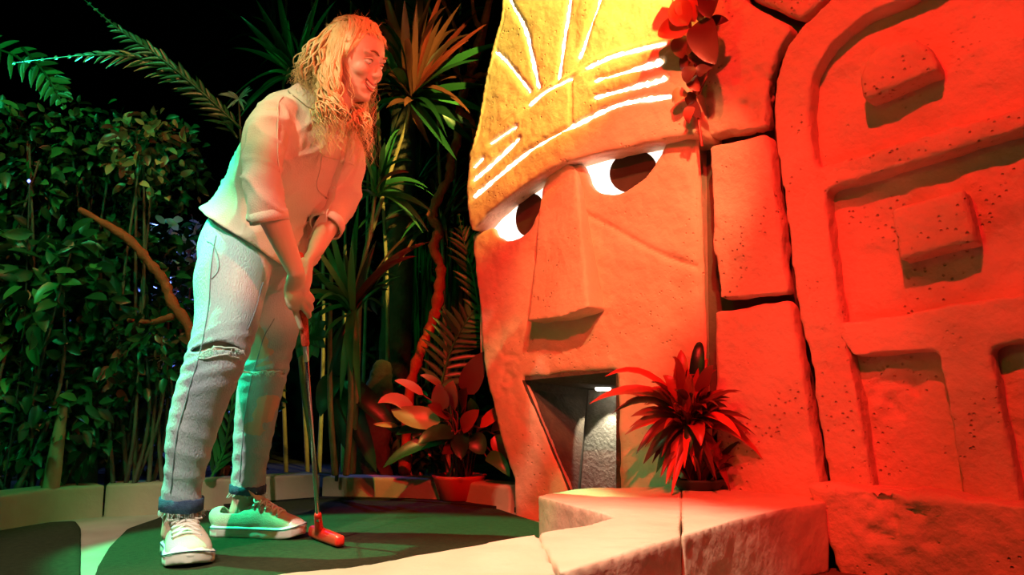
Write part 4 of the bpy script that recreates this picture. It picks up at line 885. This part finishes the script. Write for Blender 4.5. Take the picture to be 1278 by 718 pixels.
# ---- palm trunks in the dark
pt = thing('palm_tree', 'thick grey-brown trunk standing in the dark behind the putter', 'tree trunk', tuple(np.array(rootat(492, 560, 4.1))))
stemmed('trunk', pt, [D(x, y, 4.1) for x, y in [(488, 620), (490, 520), (494, 420), (497, 330), (500, 240), (505, 100), (512, -80)]], [.10, .085, .08, .075, .07, .065, .06], M['bark'], 18, .03)
pt2 = thing('tree_stump', 'pale buttressed stump low behind the kerb right of the putter', 'tree stump', tuple(np.array(rootat(462, 585, 3.75))))
stemmed('trunk', pt2, [D(x, y, 3.75) for x, y in [(462, 640), (463, 580), (467, 530), (474, 480), (478, 455)]], [.115, .095, .075, .06, .04], M['bark'], 16, .05)
st = thing('garden_stake', 'pale slanting stake at the foot of the dark shrubs far left', 'stake', tuple(np.array(rootat(65, 600, 2.9))))
stemmed('stake', st, [D(x, y, 2.9) for x, y in [(56, 640), (66, 590), (78, 510)]], [.035, .03, .018], M['cane'], 6)
tr3 = thing('palm_tree', 'green-lit ragged trunk among the leaves at the far left', 'tree trunk', tuple(np.array(rootat(105, 560, 3.15))))
stemmed('trunk', tr3, [D(x, y, 3.15) for x, y in [(98, 640), (100, 560), (104, 480), (112, 400), (112, 330)]], [.07, .06, .055, .05, .045], M['bark'], 14, .08)

# ---- cane plants with long strap leaves
def cane_plant(label, canes, crowns, Y, leafm, name='cane_plant', group=None):
    root = np.array(rootat(canes[0][0][0], canes[0][0][1], Y)); t = thing(name, label, 'plant', tuple(root), group)
    for c in canes: stemmed('cane', t, [D(x, y, Y+rng.uniform(-.02, .02)) for x, y in c], [.013, .009, .007], M['cane'], 8, .04)
    for (cx, cy, leaves, nr, L0, L1, wd) in crowns:
        for (tx, ty, mm, w_, sg_) in leaves:
            b = D(cx+rng.uniform(-4, 4), cy+rng.uniform(-4, 8), Y); tip = D(tx, ty, Y+rng.uniform(-.35, .15)); L = np.linalg.norm(tip-b)
            arc_leaf(t, b, tip, U3*L*sg_+np.array([0, -.03, 0]), w_, M[mm], (rng.uniform(-.5, .5), -1, .5), 'lance', n=10)
        for i in range(nr):
            b = D(cx+rng.uniform(-5, 5), cy+rng.uniform(-8, 8), Y); a = rng.uniform(0, 6.28); e_ = rng.uniform(-.6, 1.3); L = rng.uniform(L0, L1)
            d = np.array([math.cos(a)*math.cos(e_), math.sin(a)*math.cos(e_), math.sin(e_)]); tip = b+d*L-U3*L*.18
            arc_leaf(t, b, tip, U3*L*.16, wd*rng.uniform(.7, 1.2), M[leafm if rng.rand() < .7 else 'leaf_dark'], (rng.uniform(-.6, .6), -.8, .7), 'lance', n=8)
    return t
B_, G_, K_ = 'leaf_bronze', 'leaf_green', 'leaf_dark'
cane_plant('tall cane plant with bronze and green strap leaves between the player and the stone face', [[(440, 590), (445, 480), (452, 340), (470, 270), (492, 200), (508, 150), (512, 110)]],
    [(512, 118, [(478, -20, B_, .05, .02), (492, -40, B_, .045, 0), (505, 0, B_, .05, 0), (527, -30, B_, .05, 0), (540, -10, B_, .045, 0), (552, 20, B_, .04, .02), (535, 10, B_, .035, 0), (520, 5, B_, .035, 0), (468, 20, B_, .05, .04), (455, 40, G_, .04, .05),
                 (633, 53, G_, .055, .05), (620, 110, G_, .055, .04), (618, 146, G_, .062, .02), (600, 165, K_, .05, .0), (598, 185, K_, .05, 0), (570, 200, K_, .04, .0), (482, 135, B_, .035, 0), (470, 85, B_, .04, .04), (505, 133, B_, .03, 0), (597, 75, K_, .05, .04), (610, 28, 'leaf_red', .035, .02), (585, 50, 'leaf_red', .035, .02), (600, 10, 'leaf_red', .035, 0), (575, 5, B_, .035, 0), (560, -30, 'leaf_red', .03, 0), (440, 150, G_, .03, .06), (538, 185, B_, .03, -.05)], 46, .28, .55, .035)], 3.3, B_)
cane_plant('slim cane plant with narrow green leaves just right of the putter shaft', [[(432, 592), (438, 500), (436, 420), (445, 360), (460, 300), (470, 230)], [(418, 592), (412, 500), (412, 400), (414, 330)]],
    [(440, 385, [(388, 300, G_, .028, .02), (386, 330, G_, .03, .03), (395, 280, G_, .025, .03), (400, 350, G_, .03, .03), (408, 262, G_, .03, 0), (448, 255, G_, .035, 0), (440, 300, G_, .03, 0), (536, 302, B_, .04, .10), (530, 305, 'leaf_red', .03, .12), (520, 320, B_, .035, .12), (500, 345, G_, .03, .08), (470, 300, K_, .03, 0), (405, 420, G_, .03, .04), (440, 470, G_, .035, 0), (425, 500, G_, .035, 0), (450, 505, G_, .03, 0), (410, 470, K_, .03, 0)], 22, .16, .34, .028),
     (470, 240, [(525, 275, G_, .035, .10), (535, 290, K_, .035, .1), (430, 245, G_, .035, .06), (418, 282, K_, .03, .06), (505, 240, G_, .03, .05), (510, 215, B_, .03, .05), (455, 190, G_, .025, 0), (540, 265, K_, .03, .07)], 18, .18, .36, .028)], 3.1, G_)
cane_plant('dark fan-leaved cane plant behind the head and shoulders of the player', [[(395, 590), (375, 450), (372, 300), (372, 180), (374, 90)]],
    [(374, 95, [(352, 42, G_, .03, .0), (330, 60, G_, .03, .02), (360, 25, G_, .028, 0), (385, 30, G_, .03, 0), (310, 45, K_, .035, .04), (290, 60, K_, .035, .05), (300, 20, K_, .035, .02), (320, 0, K_, .04, 0), (345, -20, K_, .04, 0), (400, -10, G_, .035, 0), (420, 0, K_, .04, .03), (335, 90, G_, .03, .04), (325, 110, K_, .03, .06)], 26, .25, .5, .035)], 3.6, K_)
cane_plant('far cane plant with dark drooping leaves above the twisted branch', [[(560, 600), (556, 450), (552, 300), (548, 200), (545, 90)], [(480, 600), (484, 400), (478, 250), (470, 120)]],
    [(545, 60, [(590, 20, B_, .04, .05), (610, 70, 'leaf_red', .04, .05), (500, 30, B_, .04, .05), (520, 100, K_, .04, .05), (580, 110, 'leaf_red', .04, .05), (565, -10, 'leaf_red', .04, 0)], 30, .25, .5, .035), (470, 120, [], 26, .25, .5, .035), (552, 280, [], 34, .25, .5, .026), (600, 160, [], 20, .2, .35, .025)], 3.95, B_)
cane_plant('row of thin dark canes with sparse leaves in front of the back wall', [[(350+i*27+rng.uniform(-8, 8), 590), (352+i*26, 400), (356+i*27+rng.uniform(-12, 12), 150), (360+i*27, -60)] for i in range(9)],
    [(420, 200, [], 34, .3, .65, .03), (520, 240, [], 34, .3, .65, .03), (580, 150, [], 34, .3, .65, .03), (460, 40, [], 34, .3, .65, .03), (340, 60, [], 34, .3, .65, .03)], 4.6, K_)

# ---- pinnate fronds
def frond(label, rib, Y0, Y1, L0, wd, m, n, ang=55, group=None, sides=(-1, 1), droop=.1, name='palm_frond', rr=.006):
    P = smoothpath([D(x, y, Y0+(Y1-Y0)*i/(len(rib)-1)) for i, (x, y) in enumerate(rib)], n*2+2); t = thing(name, label, 'palm frond', tuple(P[0]), group)
    stemmed('rib', t, P[::4], [rr, rr*.8, rr*.35], m, 6); T = np.gradient(P, axis=0); T /= np.linalg.norm(T, axis=1)[:, None]
    for i in range(2, len(P)-1, 2):
        f = i/len(P); L = L0*math.sin(min(1, f*1.02+.18)*math.pi)**.6*rng.uniform(.85, 1.1)+.01
        for s in sides:
            S_ = np.cross(T[i], np.array([0.1, -1, .15])); S_ /= np.linalg.norm(S_); a = math.radians(ang+rng.uniform(-6, 6)); d = T[i]*math.cos(a)+S_*s*math.sin(a)+np.array([0, rng.uniform(-.15, .15), 0])
            arc_leaf(t, P[i], P[i]+d*L-U3*L*droop, U3*L*.05, wd*rng.uniform(.8, 1.15), m, (0.1, -1, .3), 'lance', 'leaflet', 5)
    return t
frond('green palm frond with narrow leaflets low against the left side of the stone face', [(548, 490), (562, 440), (580, 405), (602, 375)], 3.5, 3.4, .15, .024, M['leaf_green'], 15, 60)
frond('green palm frond standing upright beside the left cheek of the stone face', [(600, 400), (592, 350), (580, 305), (572, 265)], 3.45, 3.5, .13, .018, M['leaf_green'], 14, 35)
frond('long dark frond arching across the top left from behind the player', [(296, 172), (262, 130), (225, 96), (170, 72), (100, 70), (10, 80)], 2.9, 2.6, .085, .014, M['leaf_dark'], 26, 30, droop=.25)
frond('feathery green frond arching over the top left corner', [(300, 160), (255, 118), (200, 72), (150, 38), (100, -5)], 2.75, 2.7, .075, .014, M['leaf_dark'], 24, 28, droop=.25)
frond('short green frond fanning out high at the left edge', [(-60, 50), (0, 62), (45, 85), (75, 110)], 3.05, 3.0, .09, .026, M['leaf_green'], 9, 50)
frond('drooping green frond above the shrubs near the left edge', [(28, 60), (55, 90), (70, 115), (82, 138)], 3.0, 3.0, .07, .024, M['leaf_green'], 8, 55)
frond('spray of bright green leaflets left of the brown-leaved shrub', [(20, 70), (48, 92), (70, 108), (92, 128)], 3.0, 3.05, .075, .024, M['leaf_green'], 8, 45)
frond('narrow green frond in the shade between the legs of the player', [(262, 600), (280, 560), (290, 500), (300, 440)], 3.3, 3.3, .14, .016, M['leaf_green'], 13, 30)
fl = thing('round_leaf', 'round ribbed dark green leaf hanging just right of the putter grip', 'leaf', tuple(D(392, 420, 3.0)))
for k in range(11):
    a = math.radians(-150+k*30); c = D(386, 418, 3.0); arc_leaf(fl, c, c+np.array([math.cos(a)*.075, -.01, math.sin(a)*.10]), (0, -.006, 0), .05, M['leaf_green'], (0, -1, .1), 'ovate', 'leaf_segment', 5)
for (lab, tips_, c0) in (('large dark leaves hanging right of the putter above the kerb', [(440, 400), (400, 520), (430, 560), (500, 545), (470, 590)], (420, 470)),):
    t = thing('large_leaved_plant', lab, 'plant', tuple(np.array(rootat(*c0, 3.4))))
    stemmed('stem', t, [D(c0[0], 600, 3.4), D(c0[0]+3, 540, 3.4), D(*c0, 3.4)], [.008, .006], M['leaf_dark'], 6)
    for x, y in tips_: arc_leaf(t, D(*c0, 3.4), D(x, y, 3.3), (0, -.03, .02), .09, M['leaf_dark'], (.1, -1, .4), 'ovate')
tuft = thing('pale_tuft', 'small pale spiky tuft just behind the back of the player', 'plant', tuple(np.array(rootat(300, 590, 3.1))))
stemmed('stem', tuft, [D(318, 600, 3.1), D(312, 420, 3.1), D(304, 250, 3.1), D(298, 126, 3.1)], [.008, .006, .004], M['bark'], 6)
for k in range(14):
    a = rng.uniform(0, 6.28); c = D(298, 124, 3.1); arc_leaf(tuft, c, c+np.array([math.cos(a), -.3, math.sin(a)])*rng.uniform(.03, .08), (0, 0, .006), .011, M['leaf_grey'], (0, -1, .2), n=4)

# ---- leafy shrubs
def shrub(name, label, cx, cy, rx, ry, Y, depth, n, size, m1, m2, p1, shape='ovate', fill=500):
    rt = np.array(rootat(cx, cy, Y)); t = thing(name, label, 'shrub', tuple(rt)); c = D(cx, cy, Y); sc_ = Y/F
    for k in range(4):
        e_ = c+np.array([rng.uniform(-.6, .6)*rx*sc_, rng.uniform(-.3, .3)*depth, rng.uniform(-.2, .6)*ry*sc_]); stemmed('stem', t, [rt+rng.randn(3)*[.03, .03, 0], (rt+e_)/2+rng.randn(3)*.04, e_], [.010, .004], M['bark'], 6)
    def one(k_front):
        while True:
            q = rng.uniform(-1, 1, 3)
            if np.linalg.norm(q) <= 1: break
        if k_front: q[1] = -abs(q[1])*.9-.1*0; 
        p = c+np.array([q[0]*rx*sc_, q[1]*depth, q[2]*ry*sc_])
        d = nrm(np.array([q[0]*.7, -.5, q[2]*.5-.35])+rng.randn(3)*.55); L = size*rng.uniform(.6, 1.3)
        return p, d, L, nrm(np.array([0, -.8, .5])+rng.randn(3)*.5)
    for i in range(n):
        p, d, L, h = one(True); arc_leaf(t, p, p+d*L, h*L*.06, L*(.48 if shape == 'ovate' else .22), m1 if rng.rand() < p1 else m2, h, shape, n=5)
    mb = MB()
    for i in range(fill):
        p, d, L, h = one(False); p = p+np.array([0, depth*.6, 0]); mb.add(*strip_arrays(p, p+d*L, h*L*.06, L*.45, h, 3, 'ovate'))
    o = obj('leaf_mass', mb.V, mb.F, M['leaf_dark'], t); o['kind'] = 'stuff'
    return t
g, k_, tn, bz, gy = M['leaf_green'], M['leaf_dark'], M['leaf_tan'], M['leaf_bronze'], M['leaf_grey']
shrub('leafy_shrub', 'green-lit shrub filling the left edge at shoulder height of the player', 35, 205, 75, 80, 3.1, .25, 120, .065, g, k_, .6)
shrub('leafy_shrub', 'small-leaved green shrub under the arching fronds, left of the brown-leaved one', 115, 195, 60, 75, 3.2, .25, 120, .05, g, k_, .6)
shrub('brown_leaved_shrub', 'shrub with oval dry brown leaves beside the back of the player', 190, 195, 52, 65, 3.15, .22, 130, .055, tn, bz, .6, fill=300)
shrub('leafy_shrub', 'shrub with large glossy green leaves at the left edge at knee height', 45, 365, 90, 90, 2.95, .2, 110, .09, g, k_, .55)
shrub('leafy_shrub', 'dark bushy shrub crossed by the bare orange branch', 160, 370, 95, 100, 3.35, .25, 140, .07, k_, bz, .75)
shrub('leafy_shrub', 'very dark low shrub behind the kerb in the bottom left', 45, 520, 90, 80, 2.95, .15, 90, .065, k_, g, .8)
shrub('leafy_shrub', 'low dark shrub with a few brown leaves left of the near leg', 165, 510, 75, 85, 3.3, .2, 110, .065, k_, tn, .8)
shrub('leafy_shrub', 'dark small-leaved shrub just below the bare orange branch', 165, 440, 75, 60, 3.05, .15, 130, .055, k_, bz, .7)
shrub('leafy_shrub', 'dark shrub filling the gap under the brown-leaved shrub', 150, 310, 60, 45, 3.25, .15, 110, .06, k_, g, .75)
shrub('silver_leaved_shrub', 'silvery blue-lit shrub far back beside the hip of the player', 225, 325, 50, 55, 4.4, .25, 130, .07, gy, gy, .5, fill=200)
shrub('silver_leaved_shrub', 'blue-lit shrub far back beside the shin of the player', 200, 520, 55, 75, 4.5, .25, 110, .09, gy, k_, .6, fill=200)
shrub('leafy_shrub', 'dark shrub seen between the legs of the player', 285, 500, 50, 110, 3.9, .25, 90, .07, k_, bz, .8)
shrub('leafy_shrub', 'dark shrub in the gap between the stump and the twisted branch', 500, 540, 55, 60, 3.9, .2, 90, .07, k_, g, .75)
shrub('leafy_shrub', 'tall dim shrub far back behind the strap leaves right of the player', 440, 260, 130, 230, 5.3, .3, 150, .13, k_, bz, .75, 'lance', 700)
shrub('leafy_shrub', 'dim shrub far back against the edge of the stone face', 565, 330, 75, 240, 5.1, .3, 140, .12, k_, g, .7, 'lance', 500)
shrub('leafy_shrub', 'dark mass of leaves far back at the left edge', 60, 400, 130, 190, 4.6, .3, 100, .11, k_, k_, .8, fill=700)
shrub('flowering_tuft', 'pale dry seed head among dark leaves left of the near knee', 205, 452, 16, 16, 3.1, .05, 50, .028, tn, gy, .6, 'lance', 10)

# creeper strands
cr = thing('hanging_creeper', 'thin dim green creeper strands hanging behind the twisted branch', 'creeper', tuple(D(530, 250, 4.3)))
mb = MB()
for i in range(70):
    x = rng.uniform(490, 590); y0 = rng.uniform(250, 360); y1 = y0+rng.uniform(60, 200); mb.add(*strip_arrays(D(x, y0, 4.3+rng.rand()*.2), D(x+rng.uniform(-6, 6), y1, 4.3), (0, 0, 0), .012, (0.2, -1, .1), 4, 'strap'))
o = obj('strand', mb.V, mb.F, M['leaf_green'], cr); o['kind'] = 'stuff'

# ---- creeper on the wall between face and arch
vn = thing('climbing_vine', 'red-leaved vine hanging down the joint right of the forehead of the stone face', 'vine', tuple(W(868, 20, .12)))
stemmed('stem', vn, [W(x, y, .11) for x, y in [(846, -60), (856, -10), (862, 40), (868, 80), (866, 110), (872, 150), (876, 182)]], [.007, .006, .004], M['leaf_red'], 7, .1)
stemmed('stem', vn, [W(x, y, .13) for x, y in [(880, -50), (872, 0), (882, 35), (892, 60), (884, 90), (872, 118)]], [.006, .005, .003], M['leaf_red'], 7, .1)
c8 = lambda x, y, w: W(820+x/4.786, y/4.786, w)
for a, b_, wdt, m in [((190,180),(5,190),.085,'leaf_red'),((170,215),(150,350),.075,'leaf_red'),((185,150),(120,-10),.085,'leaf_red'),((170,-10),(230,130),.08,'leaf_red'),((255,125),(350,385),.105,'leaf_maroon'),((240,190),(290,300),.07,'leaf_dark'),((315,150),(428,122),.045,'leaf_maroon'),((180,555),(92,612),.055,'leaf_tan'),
        ((205,345),(150,430),.05,'leaf_red'),((215,300),(340,390),.07,'leaf_maroon'),((330,-60),(320,110),.09,'leaf_maroon'),((230,400),(180,500),.055,'leaf_maroon'),((230,560),(190,640),.045,'leaf_red'),((300,20),(250,130),.07,'leaf_red'),((210,470),(255,545),.045,'leaf_red'),((200,620),(260,700),.05,'leaf_maroon'),((215,640),(190,740),.04,'leaf_red'),((250,-100),(350,-20),.09,'leaf_red'),((190,-80),(110,-150),.08,'leaf_red'),((320,400),(250,460),.05,'leaf_maroon')]:
    wv = rng.uniform(.11, .17); arc_leaf(vn, c8(*a, wv), c8(*b_, wv+rng.uniform(-.02, .03)), WN*.012, wdt*.95, M[m], WN+np.array([0, 0, .15]), 'ovate')

# ---- far fairy lights
for lab, x, y, Y, col, r in (('tiny warm white bulb glowing in the dark behind the canes', 480, 383, 5.0, (1, .9, .75), .016), ('tiny blue bulb glowing among the leaves at the left edge', 36, 226, 2.85, (.1, .15, 1), .005),
                          ('small blue lamp glowing behind the leaves beside the shin of the player', 192, 545, 4.25, (.12, .2, 1), .02)):
    m = mat('bulb_glow', col, emit=col, estr=9); c = D(x, y, Y); t = thing('fairy_light', lab, 'light bulb', (c[0], c[1], 0.02))
    obj('bulb', *ellipsoid(c, (r, 0, 0), (0, r, 0), (0, 0, r*1.3), 12, 8), m, t)
    obj('cable', *tube([c+[0, r, -r], c*[1, 1, .5]+[.01, .03, 0], [c[0], c[1], .02]], .003, 6, 3), M['pot'], t)
